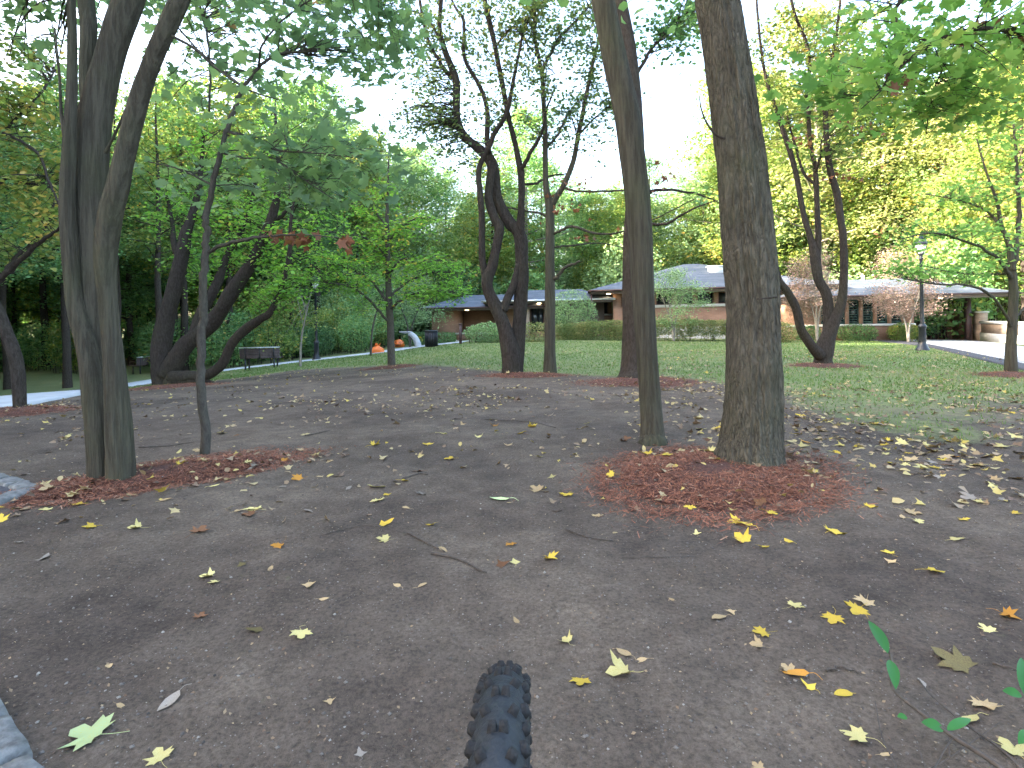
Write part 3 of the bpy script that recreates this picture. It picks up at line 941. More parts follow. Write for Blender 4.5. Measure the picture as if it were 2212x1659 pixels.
# crooked tree in the middle
tree('tree', 'crooked dark tree with twisting forked stems in the middle of the view', (1106, 808), None, [
    (0, 0.0, [(1106, 810, 50), (1106, 790, 46), (1104, 767, 44), (1092, 712, 30), (1074, 668, 27), (1054, 625, 25), (1053, 600, 26), (1063, 577, 22), (1074, 530, 20), (1079, 493, 20), (1068, 470, 18), (1055, 430, 18), (1058, 390, 17), (1064, 350, 18)]),
    (0.05, -0.4, [(1052, 605, 18), (1044, 577, 15), (1041, 530, 14), (1041, 470, 14), (1039, 437, 14), (1034, 375, 12), (1042, 345, 11), (1060, 310, 11), (1067, 290, 11), (1085, 262, 11), (1097, 235, 10), (1106, 190, 8), (1120, 120, 6), (1135, 40, 4)]),
    (0.1, 0.4, [(1112, 800, 40), (1117, 767, 34), (1122, 694, 29), (1125, 621, 29), (1127, 548, 29), (1122, 504, 28), (1099, 478, 26), (1074, 430, 24), (1068, 383, 23), (1059, 346, 24), (1034, 321, 20), (1001, 292, 18), (987, 255, 16), (986, 204, 16), (984, 171, 16), (961, 109, 12), (950, 62, 10), (953, 0, 9), (960, -120, 7), (950, -260, 4)]),
    (0.35, 0.8, [(984, 180, 11), (953, 139, 8), (924, 84, 7), (906, 0, 6), (890, -120, 4)]),
    (0.15, -0.5, [(1124, 510, 20), (1126, 456, 16), (1126, 383, 14), (1114, 317, 12), (1099, 255, 11), (1085, 182, 11), (1070, 102, 10), (1055, 36, 11), (1044, -20, 9), (1030, -150, 5)]),
    (0.1, -0.8, [(1126, 380, 10), (1134, 352, 9), (1168, 292, 7), (1180, 240, 5), (1195, 200, 3)]),
    (0.1, 0.9, [(1056, 330, 13), (1052, 300, 12), (1052, 233, 10), (1034, 182, 9), (1004, 128, 8), (1002, 66, 7), (1000, 40, 7), (982, 13, 5), (960, -40, 3)]),
    (0.0, 0.1, [(1086, 672, 20), (1096, 645, 18), (1110, 613, 16), (1120, 570, 14)]),
    (0.0, 0.6, [(1126, 400, 6), (1160, 395, 5), (1190, 380, 4), (1230, 375, 3)]),
    (0.0, 0.6, [(961, 109, 6), (930, 50, 5), (890, 25, 4), (860, 60, 2)]),
    (0.2, -0.4, [(1070, 102, 5), (1110, 60, 4), (1150, 110, 3), (1200, 160, 2)]),
], [(940, 60, 120, 100, 0.3, 1.8, 1150), (1080, 80, 130, 110, 0, 2.0, 1150), (920, 210, 100, 90, 0.6, 1.6, 850), (1090, 230, 120, 90, 0, 1.8, 800), (890, 300, 100, 70, 0.6, 1.6, 900), (1000, 300, 100, 70, 0.3, 1.6, 520), (1040, -110, 200, 90, 0.2, 1.6, 420), (1160, 40, 80, 60, -0.4, 1.0, 200), (1010, 360, 60, 40, 0.4, 1.0, 120), (970, 140, 60, 60, 0.4, 1.0, 120)],
    'bark_dark', 'leaf_fine', 'wide', 0.070, 16, 12, 0.13, 13)

# straight tree beside it
tree('tree', 'straight slim tree with a single trunk forking high, right of the crooked tree', (1188, 808), None, [
    (0, 0.1, [(1188, 809, 32), (1188, 760, 25), (1188, 694, 23), (1188, 584, 21), (1188, 475, 19), (1187, 440, 19), (1180, 410, 13), (1178, 365, 12), (1178, 292, 11), (1174, 219, 10), (1170, 157, 9), (1157, 91, 8), (1154, 36, 7), (1156, -40, 6), (1160, -200, 3)]),
    (0.05, -0.4, [(1188, 455, 15), (1198, 432, 13), (1219, 397, 12), (1239, 346, 11), (1249, 292, 10), (1263, 226, 9), (1278, 146, 8), (1292, 91, 6), (1300, 20, 4), (1310, -90, 3)]),
    (0.05, 0.5, [(1170, 160, 8), (1201, 91, 7), (1245, 44, 6), (1274, 11, 5), (1310, -40, 3)]),
    (0.0, -0.9, [(1217, 404, 6), (1240, 412, 5), (1281, 414, 5), (1351, 412, 4), (1420, 420, 2)]),
    (0.0, -0.9, [(1196, 505, 7), (1215, 497, 6), (1238, 489, 6), (1289, 505, 5), (1351, 499, 4), (1420, 470, 3), (1500, 430, 2)]),
    (0.0, 0.6, [(1194, 535, 5), (1238, 530, 4), (1290, 525, 3), (1351, 535, 2)]),
    (0.0, -0.3, [(1194, 606, 10), (1204, 596, 9), (1223, 577, 7), (1240, 570, 6), (1253, 564, 5)]),
    (0, 0.4, [(1188, 475, 6), (1165, 460, 5), (1130, 455, 4), (1060, 440, 3)]),
    (0, -0.5, [(1249, 292, 5), (1290, 250, 4), (1330, 225, 3)]),
    (0.2, 0.5, [(1180, 320, 6), (1205, 290, 6), (1225, 250, 5), (1250, 215, 3)]),
], [(1180, 60, 130, 100, 0.2, 1.8, 1400), (1270, 100, 100, 110, 0.0, 1.6, 1100), (1220, 230, 120, 100, 0, 1.8, 1200), (1310, 240, 80, 90, 0, 1.4, 620), (1200, -110, 180, 90, 0, 1.6, 380), (1270, 340, 60, 50, 0, 0.8, 80), (1150, 180, 60, 60, 0.3, 1, 90)],
    'bark_grey', 'leaf_fine', 'wide', 0.070, 16, 12, 0.06, 15,
    leaf_rest=[('leaf_brown', [(1225, 450, 50, 30, -0.2, 26), (1260, 400, 60, 30, -0.3, 20), (1290, 510, 60, 15, -0.4, 14)], 0.09, 'maple5')])

# tree behind the leaning trunk
tree('tree', 'dark flare-footed tree standing directly behind the leaning slim trunk', (1374, 820), None, [
    (0, 0.3, [(1376, 822, 104), (1374, 805, 74), (1371, 780, 58), (1368, 740, 50), (1366, 640, 46), (1366, 540, 43), (1372, 400, 40), (1368, 250, 40), (1352, 100, 40), (1334, 0, 38), (1300, -200, 30), (1280, -450, 16)]),
    (0.2, 1.0, [(1372, 420, 9), (1440, 410, 6), (1510, 420, 4), (1560, 440, 2)]),
    (0.2, -0.8, [(1370, 470, 9), (1430, 485, 6), (1500, 450, 4), (1560, 430, 2)]),
    (0.2, 0.8, [(1362, 180, 9), (1420, 90, 6), (1470, 40, 4), (1510, 10, 2)]),
], [(1300, -260, 220, 110, 0.2, 1.8, 300), (1450, 70, 80, 70, 0.4, 1.2, 520), (1500, 40, 80, 70, 0.6, 1.2, 520), (1520, 430, 60, 25, 0, 1, 40), (1470, 120, 50, 20, 0.5, 0.6, 60)],
    'bark_dark', 'leaf_mid', 'wide', 0.085, 9, 14, 0.10, 17,
    leaf_rest=[('leaf_brown', [(1440, 380, 30, 40, 0.3, 16)], 0.09, 'maple5')])

# slim leaning trunk
tree('tree', 'slim leaning bare trunk at the back of the large mulch ring', (1410, 955), None, [
    (0, 0.3, [(1410, 957, 62), (1409, 940, 51), (1407, 900, 46), (1404, 850, 44), (1396, 740, 43), (1390, 640, 46), (1382, 500, 50), (1374, 400, 52), (1358, 270, 53), (1332, 150, 50), (1302, 0, 47), (1250, -250, 34), (1220, -500, 18)]),
], [(1230, -500, 330, 160, 0.4, 1.6, 300)],
    'bark_grey', 'leaf_mid', 'wide', 0.10, 9, 56, 0.05, 19, hires=True)

# young tree on the right
tree('tree', 'young open tree at the right edge beside the driveway', (2184, 808), None, [
    (0, 0.1, [(2184, 810, 24), (2184, 748, 20), (2187, 694, 18), (2189, 621, 16), (2185, 573, 15), (2180, 530, 10), (2162, 486, 8), (2154, 437, 6), (2130, 370, 4), (2110, 300, 3)]),
    (0, 0.4, [(2187, 585, 11), (2194, 550, 10), (2198, 511, 9), (2202, 440, 8), (2195, 350, 6), (2190, 260, 4)]),
    (0, -0.6, [(2184, 600, 9), (2165, 570, 7), (2143, 548, 6), (2089, 522, 5), (2016, 504, 4), (1950, 515, 2)]),
    (0, -0.9, [(2186, 708, 7), (2160, 660, 6), (2125, 628, 6), (2089, 617, 5), (2016, 613, 4), (1940, 600, 2)]),
    (0, 0.6, [(2186, 590, 5), (2130, 592, 4), (2070, 590, 3), (2000, 575, 2)]),
    (0, 0.4, [(2190, 690, 6), (2210, 668, 5), (2240, 640, 4)]),
    (0, 0.5, [(2162, 486, 5), (2120, 450, 4), (2060, 430, 3), (2000, 420, 2)]),
], [(2030, 500, 90, 22, -0.3, 0.8, 260), (1960, 580, 70, 28, -0.5, 0.7, 260), (2060, 590, 80, 26, 0, 0.8, 260), (2140, 520, 70, 40, 0, 0.8, 200), (2060, 430, 80, 40, 0.3, 0.8, 220), (2150, 400, 60, 60, 0.2, 0.8, 200), (2200, 300, 60, 60, 0.2, 0.8, 160), (2230, 580, 60, 60, 0.3, 0.8, 150)],
    'bark_grey', 'leaf_bough', 'wide', 0.08, 9, 10, 0.07, 25)

# vase-shaped tree on the lawn
tree('tree', 'vase shaped tree with bare forking stems on the right lawn', (1776, 788), None, [
    (0, 0, [(1777, 789, 42), (1777, 775, 36), (1779, 760, 38), (1788, 730, 30), (1802, 694, 24), (1818, 650, 18), (1823, 584, 16), (1821, 511, 15), (1816, 475, 14), (1808, 419, 14), (1793, 365, 13), (1786, 310, 12), (1784, 219, 9), (1800, 120, 7), (1815, 0, 5), (1820, -120, 3)]),
    (-0.1, -0.6, [(1772, 768, 26), (1757, 752, 21), (1731, 712, 18), (1720, 668, 18), (1702, 632, 17), (1682, 603, 15), (1675, 566, 12), (1668, 480, 9), (1660, 400, 6)]),
    (0.05, 0.5, [(1786, 735, 24), (1790, 701, 22), (1786, 639, 20), (1768, 603, 20), (1761, 555, 21), (1750, 511, 13), (1739, 475, 12), (1731, 437, 12), (1717, 365, 11), (1695, 292, 10), (1673, 226, 8), (1651, 153, 6), (1637, 36, 5), (1630, -80, 3)]),
    (0.2, 0.1, [(1763, 560, 16), (1768, 511, 13), (1766, 475, 12), (1761, 365, 10), (1750, 310, 9), (1746, 219, 8), (1746, 109, 7), (1713, 18, 6), (1700, -90, 4)]),
    (0.2, 0.6, [(1761, 400, 7), (1735, 370, 6), (1722, 330, 5), (1700, 250, 4)]),
    (0.1, -0.4, [(1762, 370, 5), (1772, 340, 5), (1775, 300, 3)]),
], [(1690, 100, 70, 100, 0.2, 1.0, 560), (1780, 120, 90, 110, 0, 1.4, 760), (1730, 250, 80, 70, 0.2, 1.2, 520), (1830, 230, 80, 80, 0, 1.2, 560), (1810, 330, 80, 50, 0, 1.0, 380), (1720, -100, 160, 90, 0, 1.5, 700), (1680, 200, 40, 60, 0.2, 0.8, 200)],
    'bark_dark', 'leaf_olive', 'wide', 0.08, 9, 12, 0.10, 27,
    leaf_rest=[('leaf_brown', [(1740, 310, 40, 40, 0, 26), (1800, 380, 60, 40, 0, 26), (1850, 260, 60, 60, 0.2, 20)], 0.10, 'maple5')])

# tree standing outside the frame whose bough hangs in at the top right
tree('tree', 'maple bough reaching in from the right edge above the driveway', (2560, 960), None, [
    (0, 0, [(2560, 962, 70), (2556, 860, 56), (2552, 600, 50), (2540, 350, 46), (2530, 100, 40), (2520, -200, 30), (2510, -500, 16)]),
    (0, -0.4, [(2535, 220, 18), (2400, 110, 15), (2280, 72, 12), (2212, 70, 11), (2160, 64, 10), (2090, 66, 9), (2030, 85, 7), (1990, 110, 6), (1950, 140, 5), (1910, 185, 4), (1870, 205, 3), (1780, 200, 2)]),
    (-0.2, -0.6, [(2200, -130, 7), (2050, -60, 6), (1946, 0, 5), (1936, 60, 5), (1926, 120, 4), (1908, 188, 3), (1860, 235, 2)]),
    (-0.1, 0.5, [(2090, 66, 5), (2040, 140, 4), (2010, 220, 3), (2000, 290, 2)]),
    (0.0, -0.3, [(2525, 0, 14), (2380, -110, 10), (2200, -130, 7), (2050, -190, 5), (1900, -200, 3)]),
], [(1880, 70, 160, 90, 0.2, 1.1, 230), (2030, 50, 130, 90, 0.0, 1.1, 220), (2140, 120, 110, 100, 0.2, 1.1, 240), (1820, 190, 150, 70, 0.0, 0.9, 200), (1970, 200, 110, 90, 0.1, 0.9, 170), (2060, 210, 70, 60, 0, 0.5, 170), (2180, 220, 60, 50, 0, 0.5, 130), (1760, 190, 60, 40, -0.4, 0.4, 110), (2350, 40, 140, 160, 0, 0.8, 300), (2050, -180, 260, 90, -0.2, 0.9, 200)],
    'bark_dark', 'leaf_bough', 'maple', 0.085, 8, 14, 0.08, 29, tilt=0.65, extra=(150, None), spread=1.4,
    leaf_rest=[('leaf_brown', [(2150, 80, 120, 40, 0, 6), (1950, 150, 100, 50, -0.2, 4)], 0.09, 'maple')])


def big_trunk():
    """the thick furrowed trunk: a dense skin with real bark ridges"""
    px, py = 1620, 1018
    base = G(px, py)
    d = float(base[1])
    root = empty('tree', base, 0, 'thick straight furrowed trunk in the large red mulch ring', 'tree')
    pts = [(1622, 1024, 142), (1621, 1010, 138), (1623, 960, 126), (1627, 880, 117), (1628, 780, 113), (1626, 650, 109), (1612, 470, 103), (1594, 300, 97), (1570, 130, 91), (1548, 0, 87), (1515, -200, 80), (1490, -420, 66), (1480, -700, 40)]
    A = np.array([np.append(P(x, y, d + 0.12 + 0.02 * i), w / 2 / F * d) for i, (x, y, w) in enumerate(pts)])
    A[0, 2] -= 0.12
    S = spline(A, 60)
    sides = 230
    V, Q, T = tube(S[:, :3], S[:, 3], sides, 0, False)
    V = V.reshape(len(S), sides, 3)
    ctr = S[:, None, :3]
    dirs = (V - ctr) / S[:, None, 3:4]
    arc = np.linspace(0, 2 * np.pi, sides, endpoint=False)
    zz = np.concatenate([[0], np.cumsum(np.linalg.norm(np.diff(S[:, :3], axis=0), axis=1))])
    A2 = np.broadcast_to(arc[None], (len(S), sides))
    Zc = np.broadcast_to(zz[:, None], (len(S), sides))
    q = np.stack([np.cos(A2) * 3.6, np.sin(A2) * 3.6, Zc * 1.6], -1)
    wob = vnoise(q, 40)
    q2 = np.stack([np.cos(A2 + 0.10 * wob) * 6.2, np.sin(A2 + 0.10 * wob) * 6.2, Zc * 2.6], -1)
    rid = 1 - np.abs(vnoise(q2, 41)) * 2.0
    q3 = np.stack([np.cos(A2) * 20, np.sin(A2) * 20, Zc * 11], -1)
    rid = np.clip(rid, -0.6, 1) + 0.35 * vnoise(q3, 42)
    disp = 0.0125 * rid + 0.010 * wob
    V = V + dirs * disp[..., None]
    # root flare
    fl = np.exp(-np.maximum(zz - 0.12, 0) / 0.17)[:, None] * (0.012 + 0.05 * np.clip(np.sin(A2 * 3 + 0.8), 0, 1))
    V = V + dirs * fl[..., None]
    mb = MB().add(V.reshape(-1, 3), None, Q)
    link('trunk', mb.mesh('trunk', True, base), M['bark_furrow'], root)
    # a dead twig on the left side, a stub, and the knot
    mb = MB()
    for tw in ([(1566, 300, 6), (1545, 290, 5), (1525, 262, 4), (1515, 235, 3), (1510, 205, 2)], [(1700 - 22, 642, 5), (1668, 643, 4), (1636, 646, 3)]):
        B = np.array([np.append(P(x, y, d - (0.0 if x < 1600 else 0.22)), w / 2 / F * d) for x, y, w in tw])
        S2 = spline(B, 5)
        mb.tube(S2[:, :3], S2[:, 3], 6, 0.1)
    link('branch', mb.mesh('branch', True, base), M['bark_dark'], root)
    r = np.random.default_rng(90)
    mb = MB()
    pos = []
    top = P(1490, -500, d)
    for k in range(30):
        t = top + r.normal(0, 1, 3) * np.array([1.5, 1.5, 0.8]) + np.array([0, 0, 0.8])
        mb.tube(spline(np.array([top, (top + t) / 2 + [0, 0, .2], t]), 4), np.linspace(0.03, 0.004, 9), 5, 0, False)
        pos.append(t + r.normal(0, 0.3, (22, 3)))
    link('branch', mb.mesh('branch', True, base), M['bark_dark'], root)
    pos = np.concatenate(pos)
    foliage('crown', pos, 0.12 * r.uniform(0.7, 1.3, len(pos)), 'wide', M['leaf_mid'], root, base, r)


big_trunk()

# ------------------------------------------------------------------ woods: built once per variant, copied tree by tree
def tree_variant(seed, h, cb, cr, nl, ls, lean=0.3, bark='bark_dark', nlimb=34, sig=0.42, kind='quad'):
    r = np.random.default_rng(seed)
    mb = MB()
    n = 9
    z = np.linspace(-0.4, h * 0.96, n)
    path = np.stack([np.cumsum(r.normal(0, 0.10, n)) * lean, np.cumsum(r.normal(0, 0.10, n)) * lean, z], 1)
    path[:2, :2] = 0
    S = spline(path, 4)
    r0 = 0.012 * h + 0.03
    rad = r0 * (1 - 0.86 * np.linspace(0, 1, len(S)) ** 0.9)
    mb.tube(S, rad, 8, 0.10, True, seed)
    pos = []
    ga = r.uniform(0, 6)
    for k in range(nlimb):
        f = (k + r.uniform(0, 1)) / nlimb
        zc = cb + (h * 0.97 - cb) * f
        c = S[np.argmin(abs(S[:, 2] - zc))]
        prof = math.sqrt(max(0.05, 1 - (2 * (0.10 + 0.88 * f) - 0.85) ** 2 / 1.4)) * (1.0 if f < 0.6 else 1.0 - 0.5 * (f - 0.6))
        L = cr * prof * r.uniform(0.65, 1.2)
        ga += 2.4 + r.normal(0, 0.3)
        el = r.uniform(0.15, 0.65)
        dirv = np.array([math.cos(ga) * math.cos(el), math.sin(ga) * math.cos(el), math.sin(el)])
        e = c + dirv * L
        midp = (c + e) / 2 + np.array([0, 0, -0.06 * L]) + r.normal(0, 0.06 * L, 3)
        pth = spline(np.array([c, midp, e]), 4)
        mb.tube(pth, np.linspace(max(0.012, rad[np.argmin(abs(S[:, 2] - zc))] * 0.42), 0.006, len(pth)), 4, 0, False)
        ncl = max(2, int(round(3.2 * L)))
        per = int(nl / nlimb / ncl)
        for j in range(ncl):
            f2 = r.uniform(0.30, 1.05)
            pc = pth[min(len(pth) - 1, int(f2 * (len(pth) - 1)))] + r.normal(0, 0.28, 3) * np.array([1, 1, 0.6]) * (0.3 + L * 0.3)
            pos.append(pc + r.normal(0, sig, (per, 3)) * np.array([1, 1, 0.55]))
    pos = np.concatenate(pos)
    V, T, rv = scatter(pos, ls * r.uniform(0.6, 1.35, len(pos)), kind, r, 0.7)
    rv = np.clip(rv + np.repeat(vnoise(pos * 0.7, seed), len(TPL[kind][0])) * 0.3, 0, 1)
    tm = mb.mesh('trunk', True)
    cm = mesh_np('crown', V, [T], False, rv)
    tm.materials.append(M[bark])
    cm.materials.append(M['leaf_mid'])
    return tm, cm


VAR = [tree_variant(101, 15.5, 3.5, 3.4, 11000, 0.20), tree_variant(102, 14.0, 2.6, 3.8, 12000, 0.20), tree_variant(103, 17.0, 5.5, 3.2, 11000, 0.20),
       tree_variant(104, 12.5, 1.6, 3.6, 12000, 0.19), tree_variant(105, 18.5, 7.5, 3.4, 10000, 0.21), tree_variant(106, 16.0, 4.5, 4.0, 13000, 0.20, bark='bark_pale'),
       tree_variant(107, 15.0, 5.0, 2.6, 4200, 0.15, nlimb=26), tree_variant(108, 16.5, 6.5, 2.4, 4000, 0.15, nlimb=24)]


CW = {'leaf_mid': 'mid green', 'leaf_dark': 'dark green', 'leaf_olive': 'olive green', 'leaf_gold': 'golden', 'leaf_sage': 'pale green'}
HABIT = ['broad', 'bushy', 'slender', 'low-crowned', 'tall high-crowned', 'pale-barked', 'thin-crowned', 'sparse']
MARKS = [(-500, 'at the far left edge'), (120, 'behind the fused trunk'), (300, 'behind the old dark tree'), (450, 'beyond the bench'), (620, 'beyond the left lamp post'), (740, 'beyond the bright green maple'),
         (930, 'above the left wing roof'), (1060, 'behind the crooked tree'), (1150, 'above the entrance roof'), (1290, 'behind the two slim trunks'), (1420, 'above the central roof'), (1560, 'behind the furrowed trunk'),
         (1690, 'behind the vase shaped tree'), (1830, 'above the louvred windows'), (1930, 'behind the right lamp post'), (2040, 'above the carport'), (2140, 'behind the young tree at the right')]


def whereabouts(x, y):
    px = CX + F * x / y
    return [m_ for p_, m_ in MARKS if px >= p_ or p_ == -500][-1]


def wood_tree(x, y, vi, s, leafm, label, group, bark=None, sz=None):
    row = 'front-row' if y < 24 else ('mid-row' if y < 38 else ('back-row' if y < 52 else ('rear' if y < 64 else 'rearmost')))
    label = f"{row} {HABIT[vi]} {CW[leafm]} tree {label} {whereabouts(x, y)}"
    z = float(hgt(x, y))
    root = empty('tree', (x, y, z), random.uniform(0, 6.28), label, 'tree', group)
    root.scale = (s, s, sz or s)
    tm, cm = VAR[vi]
    link('trunk', tm, M[bark] if bark else None, root)
    c = link('crown', cm, M[leafm], root, kind='stuff')
    return root


pick = random.Random(3)
path_x = lambda y: float(np.interp(y, pfar[:, 1], pfar[:, 0]))


def far_from(pts, x, y, dmin):
    return all((x - a) ** 2 + (y - b) ** 2 > dmin * dmin for a, b in pts)


spots = []
# woods beyond the path on the left, down to the frame edge
tries = 0
while len(spots) < 48 and tries < 4000:
    tries += 1
    y = pick.uniform(11, 50)
    x = pick.uniform(-48, -9)
    if x < -0.98 * y - 2 or x > path_x(min(y, 33)) - (3.0 if y < 30 else 5) or not far_from(spots, x, y, 2.2):
        continue
    if y > 33 and x > -13:
        continue
    spots.append((x, y))
for (x, y) in spots:
    vi_ = pick.choice([6, 7, 6, 7, 2]) if y < 30 else pick.choice([0, 2, 4, 2, 1])
    lm = pick.choice(['leaf_mid', 'leaf_mid', 'leaf_dark', 'leaf_olive', 'leaf_gold'] if y < 30 else ['leaf_mid', 'leaf_dark', 'leaf_olive'])
    wood_tree(x, y, vi_, min(pick.uniform(0.95, 1.15), (0.42 * y + 3.2) / [15.5, 14, 17, 12.5, 18.5, 16, 15, 16.5][vi_]), lm, 'in the woods', 'trees in the woods beyond the path')
# behind the building
spots2 = []
tries = 0
while len(spots2) < 54 and tries < 4000:
    tries += 1
    y = pick.uniform(48, 78)
    x = pick.uniform(-26, 34)
    if (y < 52 and -9 < x < 26) or not far_from(spots2, x, y, 2.9):
        continue
    spots2.append((x, y))
for (x, y) in spots2:
    s = pick.uniform(1.1, 1.35)
    if x < -8:
        s *= 1.12
    wood_tree(x, y, pick.choice([0, 1, 3, 5, 1, 3]), s, pick.choice(['leaf_mid', 'leaf_sage', 'leaf_olive', 'leaf_sage']), 'of the back woods', 'trees behind the building')
# sunlit trees on the right
spots3 = []
tries = 0
while len(spots3) < 34 and tries < 4000:
    tries += 1
    y = pick.uniform(33, 62)
    x = pick.uniform(20, 50)
    if x > 0.98 * y + 2 or (y < 46 and x < 32) or not far_from(spots3, x, y, 3.2):
        continue
    spots3.append((x, y))
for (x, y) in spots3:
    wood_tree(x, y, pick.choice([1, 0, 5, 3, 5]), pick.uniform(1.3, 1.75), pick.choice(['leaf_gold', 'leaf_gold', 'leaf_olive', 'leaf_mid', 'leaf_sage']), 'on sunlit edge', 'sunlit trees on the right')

# rest of the woods: unseen left mass added to block sun, far mass behind
def woodland(label, spots_, sc):
    V, T, n = [], [], 0
    TV, TQ, tn = [], [], 0
    for k, (x, y) in enumerate(spots_):
        tm, cm = VAR[k % 6]
        for me, isT in ((tm, True), (cm, False)):
            co = np.empty(len(me.vertices) * 3, np.float32)
            me.vertices.foreach_get('co', co)
            co = co.reshape(-1, 3)
            if isT:
                co = co[:33 * 8]
                TV.append(co * sc + np.array([x, y, hgt(x, y)]))
                TQ.append(gridq(33, 8) + tn)
                tn += len(co)
            else:
                m4 = co.reshape(-1, 4, 3)[::6]
                c = m4.mean(1, keepdims=True)
                m4 = c + (m4 - c) * 2.5
                V.append(m4.reshape(-1, 3) * sc + np.array([x, y, hgt(x, y)]))
                T.append(np.array([(0, 1, 2), (0, 2, 3)])[None] + (np.arange(len(m4)) * 4)[:, None, None] + n)
                n += len(m4) * 4
    V = np.concatenate(V)
    T = np.concatenate([t.reshape(-1, 3) for t in T])
    wd = link('woodland', mesh_np('woodland', V, [T], False, np.clip(np.repeat(rng.beta(2, 2, len(V) // 4), 4), 0, 1)), M['leaf_mid'], label=label, kind='stuff')
    link('trunks', mesh_np('trunks', np.concatenate(TV), [np.concatenate(TQ)], True), M['bark_dark'], wd, kind='stuff')


sp_ = [(-22 - 4.2 * i + pick.uniform(-1.5, 1.5), -26 + 4.4 * j + pick.uniform(-1.5, 1.5)) for i in range(13) for j in range(21)]
woodland('unseen dense woods continuing past the left edge, added to shade the ground', [(x, y) for x, y in sp_ if not (y > 0 and x > -0.95 * y - 5)], 1.12)
sp_ = [(-84 + 5.0 * i + pick.uniform(-1.8, 1.8), 54 + 5.5 * j + pick.uniform(-1.8, 1.8)) for i in range(34) for j in range(7)]
woodland('far woods that close the view behind the nearer trees', [(x, y) for x, y in sp_ if x > -0.97 * y and (x < -24 or y > 80 or x > 52)], 1.0)

# ------------------------------------------------------------------ shrubs and hedges
def leafy_box(name, label, cat, c, half, n, ls, mat, rz=0.0, round_=0.35, seed=1, stems=True, parent_root=True, kindl='quad', group=None):
    """a clipped or free bush: stems inside, leaves thick towards the outside"""
    r = np.random.default_rng(seed)
    z0 = float(hgt(c[0], c[1]))
    root = empty(name, (c[0], c[1], z0), rz, label, cat, group)
    u = r.uniform(-1, 1, (n * 2, 3))
    # rounded box
    p4 = (np.abs(u) ** (2 / round_)).sum(1)
    u = u[p4 < 1.0][:n]
    rad = (np.abs(u) ** (2 / round_)).sum(1)
    keep = r.uniform(0, 1, len(u)) < 0.35 + 0.65 * rad
    u = u[keep]
    pos = u * np.array(half) + np.array([0, 0, half[2] * 1.0])
    pos = pos * (1 + 0.10 * vnoise(pos * 1.6, seed)[:, None])
    pos[:, 2] = np.maximum(pos[:, 2], 0.03)
    if name == 'hedge' and round_ < 0.25:      # bare legs below the clipped part
        pos = pos[(pos[:, 2] > 0.16 + 0.20 * vnoise(pos * np.array([1.1, 1.1, 0]), 9)) | (r.uniform(0, 1, len(pos)) < 0.10)]
    V, T, rv = scatter(pos, ls * r.uniform(0.6, 1.35, len(pos)), kindl, r, 0.9)
    rv = np.clip(rv + np.repeat(vnoise(pos * 1.3, seed + 3), len(TPL[kindl][0])) * 0.3, 0, 1)
    link('foliage', mesh_np('foliage', V, [T], False, rv), mat, root, kind='stuff')
    mb = MB()
    for k in range(int(8 + half[0] * 10)):
        a = np.array([r.uniform(-.8, .8) * half[0], r.uniform(-.5, .5) * half[1], -0.1])
        e = a + np.array([r.normal(0, .25), r.normal(0, .25), half[2] * r.uniform(1.1, 1.8)])
        mb.tube(spline(np.array([a, (a + e) / 2 + r.normal(0, .04, 3), e]), 3), np.linspace(0.014, 0.004, 7), 4, 0, False)
    link('stem', mb.mesh('stem', True), M['bark_dark'], root, kind='stuff')
    return root


def bush_px(name, label, cat, px, py_base, w_px, h_px, n, ls, mat, depth=None, ymul=0.8, round_=0.7, seed=1, d=None, rz=0):
    g = G(px, py_base) if d is None else P(px, py_base, d)
    D = float(g[1])
    return leafy_box(name, label, cat, (g[0], g[1] + w_px / 2 / F * D * ymul * 0.5), (w_px / 2 / F * D, depth or w_px / 2 / F * D * ymul, h_px / 2 / F * D), n, ls, mat, rz, round_, seed)


HR = math.radians(-6)
bush_px('hedge', 'long clipped rust-tinged hedge in front of the central brick wing', 'hedge', 1432, 740, 452, 48, 80000, 0.075, M['leaf_hedge'], 0.65, 1, 0.22, 51, rz=HR)
bush_px('shrub', 'rounded golden-brown shrub at the right end of the hedge', 'shrub', 1692, 741, 62, 46, 4000, 0.085, M['leaf_hedge'], None, 0.9, 0.6, 53)
bush_px('shrub', 'low dark green shrub behind the vase shaped tree', 'shrub', 1752, 737, 60, 36, 3500, 0.085, M['leaf_dark'], None, 0.8, 0.7, 54)
bush_px('shrub', 'dark green rounded shrub below the louvred windows', 'shrub', 1860, 737, 84, 36, 5000, 0.08, M['leaf_mid'], None, 0.6, 0.7, 55)
bush_px('shrub', 'green and yellow shrub behind the right lamp post', 'shrub', 1958, 738, 66, 40, 4500, 0.08, M['leaf_olive'], None, 0.6, 0.8, 56)
bush_px('hedge', 'low pink-tinged hedge left of the long hedge', 'hedge', 1150, 740, 80, 42, 4500, 0.085, M['leaf_hedge'], 0.6, 1, 0.35, 57)
bush_px('shrub', 'pale green spreading shrub left of the crooked tree', 'shrub', 1052, 741, 100, 44, 6000, 0.085, M['leaf_sage'], None, 0.5, 0.9, 58)
bush_px('shrub', 'tall pale green rounded shrub at the entrance', 'shrub', 1240, 725, 104, 104, 9000, 0.09, M['leaf_sage'], None, 0.8, 0.85, 59, d=32.5)
bush_px('hedge', 'clipped dark green hedge beside the path by the left wing', 'hedge', 925, 739, 110, 26, 6000, 0.09, M['leaf_dark'], 0.6, 1, 0.3, 60, d=34)

